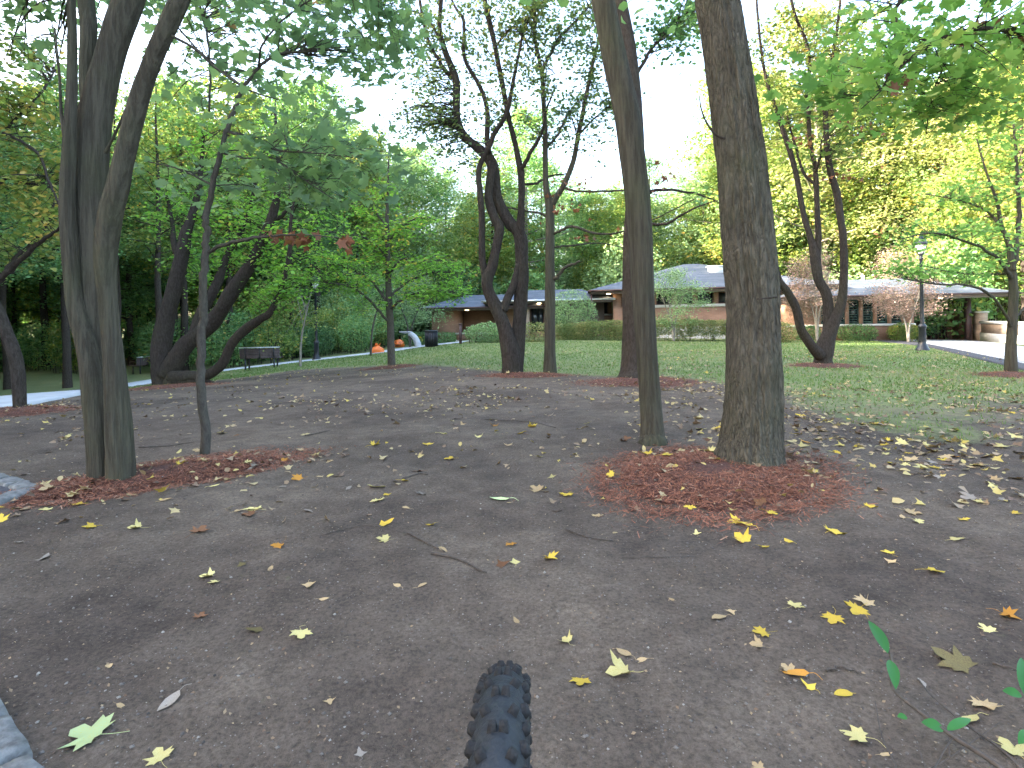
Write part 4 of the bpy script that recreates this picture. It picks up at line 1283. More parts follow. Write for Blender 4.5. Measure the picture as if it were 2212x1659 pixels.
# small ornamental trees against the building
def small_tree(label, px, py, d, h, cr, mat, n, ls, bark, seed, nst=4, flat=0.5, zc=0.62):
    r = np.random.default_rng(seed)
    b = P(px, py, d)
    b[2] = float(hgt(b[0], b[1]))
    root = empty('tree', b, 0, label, 'tree')
    mb = MB()
    pos = []
    for k in range(nst):
        a = 2 * math.pi * k / nst + r.uniform(-.4, .4)
        e = np.array([math.cos(a) * cr * 0.45, math.sin(a) * cr * 0.45, h * r.uniform(0.7, 0.85)])
        S = spline(np.array([[0, 0, -0.2], [math.cos(a) * cr * 0.06, math.sin(a) * cr * 0.06, h * 0.28], e * np.array([.55, .55, .7]), e]), 4)
        mb.tube(S, np.linspace(0.055, 0.012, len(S)), 7, 0.08, True, k)
        for j in range(9):
            c = S[r.integers(len(S) // 2, len(S))]
            a2 = r.uniform(0, 6.28)
            t = np.array([math.cos(a2) * cr * math.sqrt(r.uniform(0.05, 1)), math.sin(a2) * cr * math.sqrt(r.uniform(0.05, 1)), h * (zc + (1 - zc) * r.uniform(-1, 1) * 0.95)])
            lim = 1 - abs(t[2] / h - zc) / (1 - zc + 0.02)
            t[:2] *= 0.35 + 0.65 * math.sqrt(max(0, lim))
            pth = spline(np.array([c, (c + t) / 2 + [0, 0, 0.1], t]), 4)
            mb.tube(pth, np.linspace(0.012, 0.004, len(pth)), 4, 0, False)
            m = int(n / nst / 9)
            pos.append(t + r.normal(0, 1, (m, 3)) * np.array([0.34, 0.34, 0.34 * flat]) * cr * 0.55)
    link('trunk', mb.mesh('trunk', True), M[bark], root)
    pos = np.concatenate(pos)
    foliage('crown', pos, ls * r.uniform(0.6, 1.3, len(pos)), 'quad', mat, root, (0, 0, 0), r, 0.7, 0.8)
    return root


small_tree('small pale green tree in front of the central wing, behind the hedge', 1455, 727, 30.0, 3.7, 1.7, M['leaf_sage'], 5200, 0.10, 'bark_pale', 61, 3, 0.5)
small_tree('pinkish dogwood behind the vase shaped tree', 1765, 730, 30.0, 4.6, 1.65, M['leaf_pink'], 7500, 0.10, 'bark_pale', 62, 5, 0.7)
small_tree('pink-leaved dogwood beside the right lamp post', 1962, 732, 29.5, 3.4, 1.75, M['leaf_pink'], 6500, 0.10, 'bark_pale', 63, 4, 0.55, 0.72)
small_tree('taller pink-leaved tree behind the right lamp post', 1950, 728, 37.0, 6.0, 1.9, M['leaf_pink'], 4200, 0.11, 'bark_pale', 64, 4, 0.6, 0.72)
# saplings along the path
small_tree('thin pale sapling between the bench and the left lamp post', 648, 782, 21.0, 3.6, 1.3, M['leaf_olive'], 1500, 0.09, 'bark_pale', 65, 1, 0.6)
small_tree('thin sapling beside the orange knotted bag', 800, 764, 25.0, 4.4, 1.9, M['leaf_mid'], 3200, 0.10, 'bark_thin', 66, 1, 0.6)
small_tree('young tree in front of the dark hedge behind the drinking fountain', 886, 741, 33.0, 4.6, 2.3, M['leaf_sage'], 4200, 0.10, 'bark_thin', 67, 2, 0.6)

# understorey in the woods
usp = []
tries = 0
while len(usp) < 46 and tries < 6000:
    tries += 1
    y = pick.uniform(14, 44)
    x = pick.uniform(-40, -6)
    if x < -0.95 * y - 1 or (x < -0.62 * y and (y < 30 or pick.random() < 0.85)) or x > path_x(min(y, 33)) - 2.6 or (-0.62 * y < x < -0.48 * y and pick.random() < 0.6) or (y > 33 and x > -9) or not far_from(usp, x, y, 2.0):
        continue
    usp.append((x, y))
ub = [leafy_box('shrub', 'wild green shrub filling the woods beyond the path', 'shrub', (usp[k][0], usp[k][1]), (1.5, 1.2, 1.1 + 0.3 * k), 3200, 0.15, M[['leaf_dark', 'leaf_mid', 'leaf_sage', 'leaf_olive'][k]], 0, 0.9, 70 + k, group='wild shrubs in the woods') for k in range(4)]
for k, o in enumerate(ub):
    o['label'] = ['dark green', 'mid green', 'pale green', 'olive green'][k] + ' rounded wild shrub standing ' + whereabouts(*usp[k])
bsp = [(pick.uniform(-22, 34), pick.uniform(48, 58)) for _ in range(58)] + [(pick.uniform(24, 40), pick.uniform(35, 46)) for _ in range(12)]
for i, (x, y) in enumerate(usp[4:] + bsp):
    src = ub[pick.randrange(4)]
    back = i >= len(usp) - 4
    o = src.copy()
    COL.objects.link(o)
    o.location = (x, y, float(hgt(x, y)))
    o.rotation_euler = (0, 0, pick.uniform(0, 6.28))
    s = pick.uniform(0.8, 1.3) * (2.0 if back else 1)
    o.scale = (s, s, s * pick.uniform(0.85, 1.25))
    if back:
        o['label'] = ('tall ' if s > 2.2 else 'low ') + ['dark green', 'mid green', 'pale green', 'olive green'][ub.index(src)] + ' undergrowth bush, ' + ('nearer' if y < 52 else 'farther') + ', ' + whereabouts(x, y)
        o['group'] = 'undergrowth behind the building'
    else:
        o['label'] = ('near ' if y < 24 else ('middle ' if y < 33 else 'far ')) + ['dark green', 'mid green', 'pale green', 'olive green'][ub.index(src)] + ' wild shrub in the woods ' + whereabouts(x, y)
    for ch in src.children:
        c = ch.copy()
        COL.objects.link(c)
        c.parent = o

# ------------------------------------------------------------------ the brick building (local frame: u along the front, v into depth)
BRZ = math.radians(-8)
BO = np.array([4.9, 35.2, 0.0])
bld = empty('brick_building', BO, BRZ, 'long low brick building with grey hipped roofs behind the hedges', 'building')


def part(name, mb, mat, parent=None, smooth=False, **kw):
    return link(name, mb.mesh(name, smooth), mat, parent or bld, **kw)


def hip(u0, u1, v0, v1, ze, rise, over=0.0, inset=None):
    """hipped roof shell with thickness"""
    w = min(u1 - u0, v1 - v0) / 2 if inset is None else inset
    A = [(u0, v0, ze), (u1, v0, ze), (u1, v1, ze), (u0, v1, ze)]
    if u1 - u0 >= v1 - v0:
        R = [(u0 + w, (v0 + v1) / 2, ze + rise), (u1 - w, (v0 + v1) / 2, ze + rise)]
        faces_q = [(0, 1, 5, 4), (2, 3, 4, 5)]
        faces_t = [(1, 2, 5), (3, 0, 4)]
    else:
        R = [((u0 + u1) / 2, v0 + w, ze + rise), ((u0 + u1) / 2, v1 - w, ze + rise)]
        faces_q = [(1, 2, 5, 4), (3, 0, 4, 5)]
        faces_t = [(0, 1, 4), (2, 3, 5)]
    return MB().add(A + R, faces_t, faces_q)


def eaves(u0, u1, v0, v1, ze, hf=0.24, wall=(1.2, 1.2), gut=True, gm='gutter'):
    """fascia ring, gutter ring and soffit under a hip"""
    f = MB()
    for a in ((u0 + .05, u1 - .05, v0 + .05, v0 + .12), (u0 + .05, u1 - .05, v1 - .12, v1 - .05)):
        f.box(*a, ze - hf, ze - 0.012)
    for a in ((u0 + .05, u0 + .12, v0 + .123, v1 - .123), (u1 - .12, u1 - .05, v0 + .123, v1 - .123)):
        f.box(*a, ze - hf, ze - 0.012)
    part('fascia', f, M['fascia'])
    g = MB()
    g.box(u0 - .06, u1 + .06, v0 - .07, v0 + .046, ze - 0.10, ze + 0.005)
    g.box(u0 - .07, u0 + .046, v0 + .05, v1, ze - 0.10, ze + 0.004)
    g.box(u1 - .046, u1 + .07, v0 + .05, v1, ze - 0.10, ze + 0.004)
    part('gutter', g, M[gm])
    s = MB()
    s.box(u0 + .125, u1 - .125, v0 + .125, v1 - .125, ze - hf + 0.03, ze - hf + 0.07)
    part('soffit', s, M['soffit'])


def window(u0, u1, v, z0, z1, cols=1, louv=0, sidewall=False, fr=0.06):
    """recessed window in a wall face at v (u0..u1), frame, panes or louvre blades"""
    f = MB()
    for a in ((u0, u0 + fr), (u1 - fr, u1)):
        f.box(a[0], a[1], v - .03, v + .05, z0, z1)
    for a in ((z0, z0 + fr), (z1 - fr, z1)):
        f.box(u0 + fr + .001, u1 - fr - .001, v - .028, v + .05, a[0], a[1])
    w = part('window', f, M['frame'] if not louv else M['louver'])
    n = cols
    du = (u1 - u0 - 2 * fr) / n
    for k in range(n):
        p = MB().box(u0 + fr + du * k + .012, u0 + fr + du * (k + 1) - .012, v + .02, v + .03, z0 + fr, z1 - fr)
        part('pane', p, M['glass'], w)
    if louv:
        m0 = MB().box(-(u1 - u0) / 2 + fr + .02, (u1 - u0) / 2 - fr - .02, -.035, .02, -.02, .02)
        me = m0.mesh('louvre_blade')
        for k in range(louv):
            o = link('louvre_blade', me, M['louver'], w)
            o.location = ((u0 + u1) / 2, v - .01, z0 + fr + (z1 - z0 - 2 * fr) * (k + .5) / louv)
            o.rotation_euler = (math.radians(35), 0, 0)
    return w


GB = -1.0     # walls run below grade
# --- central wing
ZE = 2.86
part('roof', hip(0, 15, 0, 14, ZE, 2.1), M['shingle'])
eaves(0, 15, 0, 14, ZE)
wv = 1.25
part('wall', MB().box(1.75, 13.8, wv, 12.6, GB, 1.68), M['brick'])
part('plinth', MB().box(1.7, 13.85, wv - .1, wv + .5, -1.2, 0.42), M['stone'])
part('sill', MB().box(1.9, 13.86, wv - .08, wv + .3, 1.681, 1.86), M['stone'])
for u in np.arange(2.75, 13.7, 1.28):
    part('pier', MB().box(u, u + 0.26, wv, wv + .3, 1.861, 2.63), M['brick'])
ws = list(np.arange(2.75, 13.7, 1.28))
for a in ws[:-1]:
    window(a + 0.262, a + 1.278, wv + .12, 1.862, 2.628, 1)
part('wall', MB().box(1.9, 13.8, wv + .32, 12.5, 1.5, 2.64), M['fascia'])
part('pier', MB().box(1.55, 2.70, wv - .25, wv + .9, GB, 2.62), M['brick'])
window(2.02, 2.62, wv - .28, 1.75, 2.45, 1)
# side wall seen under the left corner of the eaves
part('wall', MB().box(0.1, 1.54, wv + 2.0, wv + 2.3, GB, 1.25), M['brick'])
part('sill', MB().box(0.1, 1.54, wv + 1.93, wv + 2.3, 1.251, 1.36), M['stone'])
window(0.35, 1.30, wv + 2.05, 1.361, 2.2, 2)
part('wall', MB().box(0.1, 1.54, wv + 2.1, wv + 2.4, 1.362, 2.62), M['brick'])
part('downpipe', MB().box(0.12, 0.20, 0.15, 0.23, GB, 2.62), M['gutter'])
# white roof vent
vt = MB().box(8.2, 9.1, 3.9, 4.7, 4.0, 4.45)
vt.box(8.1, 9.2, 3.8, 4.8, 4.451, 4.52)
part('roof_vent', vt, M['white'])
# --- right wing
Z2 = 2.13
part('roof', hip(11.2, 23.6, -1.3, 6.2, Z2, 1.1), M['shingle'])
eaves(11.2, 23.6, -1.3, 6.2, Z2)
part('wall', MB().box(11.8, 18.75, -0.2, 5.0, -0.499, 0.33), M['brick'])
part('plinth', MB().box(11.75, 18.8, -0.26, 5.05, -1.2, -0.5), M['stone'])
part('sill', MB().box(11.76, 18.8, -0.28, 0.1, 0.331, 0.46), M['stone'])
part('wall', MB().box(11.8, 13.48, -0.18, 5.0, 0.461, 1.92), M['brick'])
part('wall', MB().box(13.49, 18.1, 0.05, 4.9, 0.461, 1.92), M['fascia'])
wpx = np.linspace(13.48, 18.12, 7)
for k, u in enumerate(wpx):
    w2 = 0.2 if k < 6 else 0.64
    part('pier', MB().box(u, u + w2, -0.18, 0.3, 0.462, 1.92), M['brick'])
for k in range(6):
    window(wpx[k] + .202, wpx[k + 1] - .002, -0.08, 0.463, 1.9, 1, louv=9)
rv = MB()
rv.tube(np.array([[17.2, 2.4, 3.0], [17.2, 2.4, 3.5]]), 0.09, 10)
part('vent_pipe', rv, M['white'])
# carport behind the right end
part('wall', MB().box(18.9, 23.5, 3.6, 3.9, -1.2, 1.05), M['brick'])
part('coping', MB().box(18.85, 23.55, 3.55, 3.95, 1.051, 1.12), M['stone'])
part('pier', MB().box(22.95, 23.4, 1.0, 1.6, -1.2, 1.0), M['brick_tan'])
part('coping', MB().box(22.9, 23.45, 0.95, 1.65, 1.001, 1.09), M['stone'])
part('post', MB().box(22.45, 22.7, 1.3, 1.55, -1.0, 1.9), M['gutter'])
for k, (a, b2) in enumerate(((18.95, 20.4), (20.5, 22.0), (22.1, 23.4))):
    fr = MB()
    for u in np.linspace(a, b2, 6):
        fr.box(u - .02, u + .02, 3.7, 3.74, 1.121, 1.88)
    for z in np.linspace(1.15, 1.86, 4):
        fr.box(a, b2, 3.705, 3.735, z - .02, z + .02)
    part('lattice', fr, M['iron'])
part('wall', MB().box(22.97, 23.38, 1.62, 3.58, -1.2, 0.98), M['brick'])
gd = MB()
for u in np.linspace(19.3, 22.2, 15):
    gd.box(u, u + .13, 3.2, 3.24, -0.6, 0.75)
gd.box(19.3, 22.33, 3.245, 3.28, -0.3, -0.2)
gd.box(19.3, 22.33, 3.245, 3.28, 0.5, 0.6)
part('gate', gd, M['black'])
# --- left wing: entrance bay, then the lower porch bay
Z3 = 2.35
part('roof', hip(-7.0, 1.6, 0.6, 7.4, Z3, 0.8, inset=2.2), M['shingle'])
eaves(-7.0, 1.6, 0.6, 7.4, Z3, 0.22, gm='gutter_metal')
part('wall', MB().box(-6.2, -3.9, 2.6, 8.0, GB, 2.14), M['brick'])
part('pier', MB().box(-4.6, -4.0, 1.5, 2.0, GB, 2.14), M['brick_tan'])
part('pier', MB().box(-3.0, -2.75, 1.8, 2.1, GB, 2.14), M['brick_tan'])
window(-3.98, -3.02, 2.0, 0.2, 2.1, 2)
window(-2.74, -1.5, 2.0, 0.2, 2.1, 2)
part('wall', MB().box(-3.89, 1.0, 2.3, 8.0, GB, 2.13), M['fascia'])
part('wall', MB().box(-4.0, 1.0, 1.95, 2.25, GB, 0.19), M['brick'])
Z4 = 1.98
part('roof', hip(-11.4, -3.0, 1.0, 8.2, Z4, 0.95, inset=2.4), M['shingle'])
eaves(-11.4, -3.0, 1.0, 8.2, Z4, 0.2)
part('wall', MB().box(-11.0, -9.2, 2.4, 8.6, -0.2, 1.79), M['brick'])
part('wall', MB().box(-9.1, -6.35, 4.2, 8.6, GB, 1.79), M['brick'])
part('wall', MB().box(-9.15, -7.1, 2.2, 2.5, -0.29, 0.12), M['brick'])
part('coping', MB().box(-9.25, -7.0, 2.12, 2.58, 0.121, 0.22), M['stone'])
part('plinth', MB().box(-9.25, -7.0, 2.14, 2.56, -1.0, -0.291), M['stone'])
# lit downlights under the eaves
for (u, v, z) in ((-8.3, 1.7, Z4 - 0.2), (-3.3, 1.3, Z3 - 0.22), (1.25, 0.8, ZE - 0.24), (20.6, 0.6, Z2 - 0.24)):
    part('downlight', MB().lathe([(0.001, -0.025), (0.13, -0.025), (0.15, 0.03), (0.001, 0.03)], 14, (u, v, z + 0.02)), M['lamp_on'])

# low brick wall running right from the carport
ra, rb = G(2119, 738), G(2360, 752)
rv_ = rb - ra
rl = float(np.hypot(rv_[0], rv_[1]))
rw = empty('garden_wall', (ra[0], ra[1], -0.55), math.atan2(rv_[1], rv_[0]), 'low brick wall with white coping and base along the driveway', 'wall')
link('plinth', MB().box(-0.2, rl, 0, 0.45, -0.4, 0.40).mesh('plinth'), M['white'], rw)
link('brickwork', MB().box(-0.17, rl, 0.05, 0.40, 0.401, 0.93).mesh('brickwork'), M['brick_tan'], rw)
link('coping', MB().box(-0.2, rl, -0.02, 0.47, 0.931, 1.08).mesh('coping'), M['white'], rw)

# ------------------------------------------------------------------ lamp posts
def lamp_post(px, py, d, h, label):
    b = P(px, py, d)
    b[2] = float(hgt(b[0], b[1]))
    root = empty('lamp_post', b, 0, label, 'lamp post', 'lamp posts')
    k = h / 4.0
    base = MB().lathe([(0.001, -0.1), (0.21, -0.1), (0.21, 0.06), (0.17, 0.10), (0.155, 0.16), (0.125, 0.2), (0.115, 0.30), (0.105, 0.78), (0.13, 0.80), (0.13, 0.86), (0.085, 0.90), (0.08, 0.93)], 20)
    link('base', base.mesh('base', True), M['iron'], root).scale = (k, k, k)
    pole = MB().lathe([(0.07, 0.92), (0.062, 1.1), (0.047, 3.15), (0.07, 3.17), (0.07, 3.21), (0.045, 3.23), (0.05, 3.28), (0.09, 3.34), (0.10, 3.36), (0.001, 3.36)], 16)
    link('pole', pole.mesh('pole', True), M['iron'], root).scale = (k, k, k)
    gl = MB().lathe([(0.001, 3.362), (0.10, 3.362), (0.135, 3.5), (0.16, 3.66), (0.001, 3.66)], 16)
    link('lantern_glass', gl.mesh('lantern_glass', True), M['lantern'], root).scale = (k, k, k)
    cage = MB()
    for a in np.linspace(0, 2 * np.pi, 8, endpoint=False):
        c, s = math.cos(a), math.sin(a)
        cage.tube(np.array([[.105 * c, .105 * s, 3.36], [.142 * c, .142 * s, 3.5], [.168 * c, .168 * s, 3.67]]), 0.008, 5)
    link('lantern_cage', cage.mesh('lantern_cage', True), M['iron'], root).scale = (k, k, k)
    cap = MB().lathe([(0.001, 3.662), (0.20, 3.662), (0.205, 3.70), (0.19, 3.72), (0.17, 3.80), (0.12, 3.88), (0.085, 3.90), (0.07, 3.95), (0.03, 3.98), (0.02, 4.04), (0.001, 4.07)], 18)
    link('cap', cap.mesh('cap', True), M['iron'], root).scale = (k, k, k)
    return root


g = G(1995, 757)
lamp_post(1993, 757, float(g[1]), 0.2075 * float(g[1]), 'dark lantern-topped lamp post on the lawn edge by the driveway')
g = G(684, 778)
lamp_post(684, 778, float(g[1]), 4.1, 'dark lamp post beside the path behind the bench, top hidden in leaves')

# ------------------------------------------------------------------ benches
def bench(loc, rz, label, w=1.5):
    root = empty('bench', loc, rz, label, 'bench', 'park benches')
    me = MB().box(-w / 2, w / 2, -.045, .045, -.014, .014).mesh('slat')
    for k in range(5):
        o = link('seat_slat', me, M['slat'], root)
        o.location = (0, 0.06 + 0.095 * k, 0.44)
    mb = MB().box(-w / 2, w / 2, -.012, .012, -.03, .03).mesh('slat')
    for k in range(6):
        o = link('back_slat', mb, M['slat'], root)
        z = 0.50 + 0.062 * k
        o.location = (0, -0.02 - 0.10 * (z - 0.5), z)
    link('top_rail', MB().box(-w / 2 - .02, w / 2 + .02, -0.10, -0.04, 0.865, 0.895).mesh('top_rail'), M['gutter_metal'], root)
    for x in (-w * .36, 0, w * .36):
        link('back_support', MB().tube(np.array([[x, -0.04, 0.40], [x, -0.06, 0.6], [x, -0.09, 0.87]]), 0.02, 6).mesh('back_support', True), M['iron'], root)
    for x in (-w * .36, w * .36):
        for y in (-0.03, 0.44):
            link('leg', MB().box(x - .025, x + .025, y - .025, y + .025, -0.05, 0.42).mesh('leg'), M['iron'], root)
        link('seat_bracket', MB().box(x - .02, x + .02, -0.0, 0.415, 0.395, 0.424).mesh('seat_bracket'), M['iron'], root)
        link('armrest', MB().tube(np.array([[x * 1.3, -0.05, 0.66], [x * 1.3, 0.2, 0.67], [x * 1.3, 0.46, 0.63], [x * 1.3, 0.47, 0.44]]), 0.018, 6).mesh('armrest', True), M['iron'], root)
    return root


g = G(562, 797)
bench(g, math.radians(8), 'park bench seen from behind beside the path, right of the old dark tree', 1.55)
g = G(322, 806)
bench(g, math.radians(75), 'park bench half hidden behind the old dark tree', 1.5)

# ------------------------------------------------------------------ things by the path
g = G(932, 750)
tc = empty('trash_can', g, 0, 'dark slatted trash can on the path by the left wing', 'trash can')
sl = MB().box(-.028, .028, -.012, .012, 0.04, 0.84).mesh('slat')
for k in range(22):
    a = 2 * math.pi * k / 22
    o = link('slat', sl, M['iron'], tc)
    o.location = (0.33 * math.cos(a), 0.33 * math.sin(a), 0)
    o.rotation_euler = (0, 0, a + math.pi / 2)
link('liner', MB().lathe([(0.001, 0.02), (0.30, 0.02), (0.31, 0.82), (0.001, 0.8)], 20).mesh('liner', True), M['black'], tc)
link('rim', MB().lathe([(0.30, 0.82), (0.36, 0.83), (0.37, 0.87), (0.33, 0.90), (0.26, 0.90), (0.25, 0.85)], 22).mesh('rim', True), M['iron'], tc)

g = G(888, 752)
df = empty('drinking_fountain', g, 0, 'grey arching drinking fountain beside the path', 'fountain')
S = spline(np.array([[0.42, 0, -0.1], [0.38, 0, 0.25], [0.22, 0, 0.60], [0.0, 0, 0.80], [-0.14, 0, 0.84]]), 6)
V, Q, T = tube(S, np.linspace(0.21, 0.12, len(S)), 4, 0, True)
link('arched_pedestal', MB().add(V, T, Q).mesh('arched_pedestal', False), M['concrete'], df)
link('bowl', MB().lathe([(0.001, 0.84), (0.16, 0.86), (0.34, 0.93), (0.36, 0.96), (0.30, 0.95), (0.10, 0.90), (0.001, 0.90)], 18, (-0.32, 0, 0)).mesh('bowl', True), M['concrete'], df)
link('spout', MB().tube(np.array([[-0.2, 0, 0.93], [-0.2, 0, 1.02], [-0.25, 0, 1.05]]), 0.025, 8).mesh('spout', True), M['iron'], df)
link('base_slab', MB().box(-0.1, 0.85, -0.35, 0.35, -0.05, 0.05).mesh('base_slab'), M['stone'], df)


def stuffed_bag(loc, r, hz, label, knot, face, seed):
    root = empty('leaf_bag', loc, 0, label, 'leaf bag')
    rr = np.random.default_rng(seed)
    nt_, nz = 26, 12
    th = np.linspace(0, 2 * np.pi, nt_, endpoint=False)
    V = []
    for i in range(nz):
        f = i / (nz - 1)
        zz = hz * (f ** 0.9)
        rad = r * (math.sin(math.pi * (0.22 + 0.76 * f)) ** 0.6)
        V.append(np.stack([rad * np.cos(th), rad * np.sin(th), np.full(nt_, zz)], 1))
    V = np.concatenate(V)
    V[:, :2] *= (1 + 0.10 * vnoise(V * 4 + seed, seed))[:, None]
    V[:, 2] += 0.04 * vnoise(V * 5, seed + 1)
    mb = MB().add(V, None, gridq(nz, nt_))
    mb.add(np.concatenate([V[-nt_:], [[0, 0, hz * 1.0]]]), [(j, (j + 1) % nt_, nt_) for j in range(nt_)])
    link('bag', mb.mesh('bag', True), M['bag'], root)
    if knot:
        kb = MB()
        nn = 9
        ring0 = np.stack([r * .30 * np.cos(th), r * .30 * np.sin(th), np.full(nt_, hz * .97)], 1)
        ring1 = np.stack([r * .10 * np.cos(th), r * .10 * np.sin(th), np.full(nt_, hz * 1.12)], 1)
        ring2 = np.stack([r * .42 * np.cos(th), r * .16 * np.sin(th), hz * 1.26 + 0.08 * np.cos(3 * th)], 1)
        kb.add(np.concatenate([ring0, ring1, ring2]), None, gridq(3, nt_))
        link('knot', kb.mesh('knot', True), M['bag'], root)
    if face:
        def patch(name, pts):
            # printed on the bag: a thin decal lifted off the curved front
            pts = np.array(pts)
            x = pts[:, 0] * r
            z = pts[:, 1] * hz
            y = -np.sqrt(np.maximum(0.01, (r * 1.07) ** 2 - x ** 2)) * np.clip(np.sin(np.pi * (0.22 + 0.76 * (z / hz))) ** 0.6, 0, 1)
            Vp = np.stack([x, y, z], 1)
            Vp2 = Vp * np.array([1, 0.95, 1])
            n = len(Vp)
            mbp = MB().add(np.concatenate([Vp, Vp2]), [(0, i, i + 1) for i in range(1, n - 1)], [(i, (i + 1) % n, n + (i + 1) % n, n + i) for i in range(n)])
            link(name, mbp.mesh(name), M['black'], root)
        patch('printed_eye', [(-0.5, 0.62), (-0.2, 0.62), (-0.35, 0.85)])
        patch('printed_eye', [(0.1, 0.62), (0.4, 0.62), (0.25, 0.85)])
        patch('printed_mouth', [(-0.65, 0.42), (-0.4, 0.25), (0.0, 0.18), (0.4, 0.28), (0.55, 0.46), (0.3, 0.38), (0.0, 0.32), (-0.35, 0.36)])
    return root


g = G(816, 763)
stuffed_bag(g, 0.34, 0.36, 'bright orange stuffed bag with knotted top beside a thin sapling', True, False, 3)
g = G(862, 750)
stuffed_bag(g, 0.40, 0.52, 'orange stuffed pumpkin bag with a printed grin by the drinking fountain', False, True, 4)

g = G(905, 746.5)
fl = empty('flower_pot', g, 0, 'small pot of yellow flowers beside the drinking fountain', 'flowers')
link('pot', MB().lathe([(0.001, 0), (0.11, 0), (0.15, 0.22), (0.17, 0.24), (0.13, 0.24), (0.001, 0.2)], 14).mesh('pot', True), M['frame'], fl)
rr = np.random.default_rng(8)
u = rr.normal(0, 1, (500, 3))
u /= np.linalg.norm(u, axis=1)[:, None]
pf = u * np.array([0.24, 0.24, 0.17]) + [0, 0, 0.40]
V, T, rvv = scatter(pf, 0.06 * np.ones(500), 'wide', rr, 1.2)
link('blossom', mesh_np('blossom', V, [T], False, rvv), M['petal'], fl, kind='stuff')
pf = u * np.array([0.20, 0.20, 0.14]) * rr.uniform(.4, 1, (500, 1)) + [0, 0, 0.36]
V, T, rvv = scatter(pf, 0.06 * np.ones(500), 'wide', rr, 1.2)
link('foliage', mesh_np('foliage', V, [T], False, rvv), M['leaf_mid'], fl, kind='stuff')

g = G(995, 744)
bo = empty('bollard', g, 0, 'slim dark post standing before the left wing', 'post')
link('shaft', MB().box(-.07, .07, -.07, .07, -.1, 1.05).mesh('shaft'), M['gutter'], bo)
link('cap', MB().box(-.085, .085, -.085, .085, 1.051, 1.12).mesh('cap'), M['gutter'], bo)

g = G(600, 781)
br = empty('bike_rack', (g[0], g[1] + 2.5, float(hgt(g[0], g[1] + 2.5))), math.radians(10), 'row of dark metal hoops of a bike rack behind the bench', 'bike rack')
for k in range(6):
    x = k * 0.42
    a = np.linspace(0, math.pi, 9)
    pts = np.concatenate([[[x, -0.3, -0.1]], np.stack([np.full(9, x), -0.3 * np.cos(a), 0.62 + 0.28 * np.sin(a)], 1), [[x, 0.3, -0.1]]])
    link('hoop', MB().tube(pts, 0.024, 7).mesh('hoop', True), M['iron'], br)
link('rail', MB().tube(np.array([[-0.1, -0.3, 0.10], [2.2, -0.3, 0.10]]), 0.025, 6).mesh('rail', True), M['iron'], br)
g = G(455, 790)
fc = empty('board_fence', (g[0], g[1] + 3, float(hgt(g[0], g[1] + 3))), math.radians(4), 'low dark board fence behind the old dark tree', 'fence')
fb = MB().box(0, .19, -.015, .015, -0.1, 1.15).mesh('board')
for k in range(11):
    o = link('board', fb, M['wood_dark'], fc)
    o.location = (k * 0.2, 0, random.uniform(-.02, .02))
link('rail', MB().box(-.02, 2.22, -.06, -.017, 0.85, 0.95).mesh('rail'), M['wood_dark'], fc)
g = G(378, 800)
wp = empty('white_post', (g[0], g[1] + 1, float(hgt(g[0], g[1] + 1))), 0, 'pale post glimpsed between the stems of the old dark tree', 'post')
link('shaft', MB().box(-.10, .10, -.06, .06, -.1, 1.75).mesh('shaft'), M['white'], wp)
link('cap', MB().add([(-.13, -.09, 1.751), (.13, -.09, 1.751), (.13, .09, 1.751), (-.13, .09, 1.751), (0, 0, 1.9)], [(0, 1, 4), (1, 2, 4), (2, 3, 4), (3, 0, 4)], [(0, 3, 2, 1)]).mesh('cap'), M['white'], wp)

# ------------------------------------------------------------------ granite edging on the left
def stone_mesh(lx, ly, lz, seed):
    n = 7
    t = np.linspace(-1, 1, n)
    V, idx, Q = [], {}, []
    def vid(p):
        k = tuple(np.round(p, 4))
        if k not in idx:
            idx[k] = len(V)
            V.append(p)
        return idx[k]
    for ax in range(3):
        for sgn in (-1, 1):
            for i in range(n - 1):
                for j in range(n - 1):
                    c = []
                    for (a, b2) in ((i, j), (i + 1, j), (i + 1, j + 1), (i, j + 1)):
                        p = np.zeros(3)
                        p[ax] = sgn
                        p[(ax + 1) % 3] = t[a]
                        p[(ax + 2) % 3] = t[b2]
                        c.append(vid(p))
                    Q.append(c if sgn > 0 else c[::-1])
    V = np.array(V)
    r4 = (np.abs(V) ** 12).sum(1) ** (1 / 12)
    V = V / r4[:, None]
    V = V * np.array([lx, ly, lz]) / 2
    V[:, 0] *= 1 + 0.08 * np.sign(V[:, 1]) * ((seed % 3) - 1)
    V += 0.012 * np.stack([vnoise(V * 14 + 5, seed), vnoise(V * 14, seed + 1), vnoise(V * 14 + 9, seed + 2)], 1)
    return mesh_np('stone', V, [np.array(Q)], True)


def edging(name, label, pts, w, h, seed, top=0.05):
    A = np.array(pts)
    c = A[0]
    root = empty(name, (c[0], c[1], 0), 0, label, 'edging')
    for k in range(len(A) - 1):
        a, b2 = A[k], A[k + 1]
        L = float(np.hypot(*(b2 - a)))
        n = max(1, round(L / 0.24))
        for j in range(n):
            p = a + (b2 - a) * (j + .5) / n
            me = stone_mesh(L / n - 0.012, w * random.uniform(.92, 1.05), h, seed + k * 17 + j)
            o = link('stone', me, M['granite'], root)
            o.location = (p[0] - c[0], p[1] - c[1], top - h / 2 + random.uniform(-.006, .006))
            o.rotation_euler = (random.uniform(-.03, .03), random.uniform(-.03, .03), math.atan2(b2[1] - a[1], b2[0] - a[0]) + random.uniform(-.04, .04))
    return root


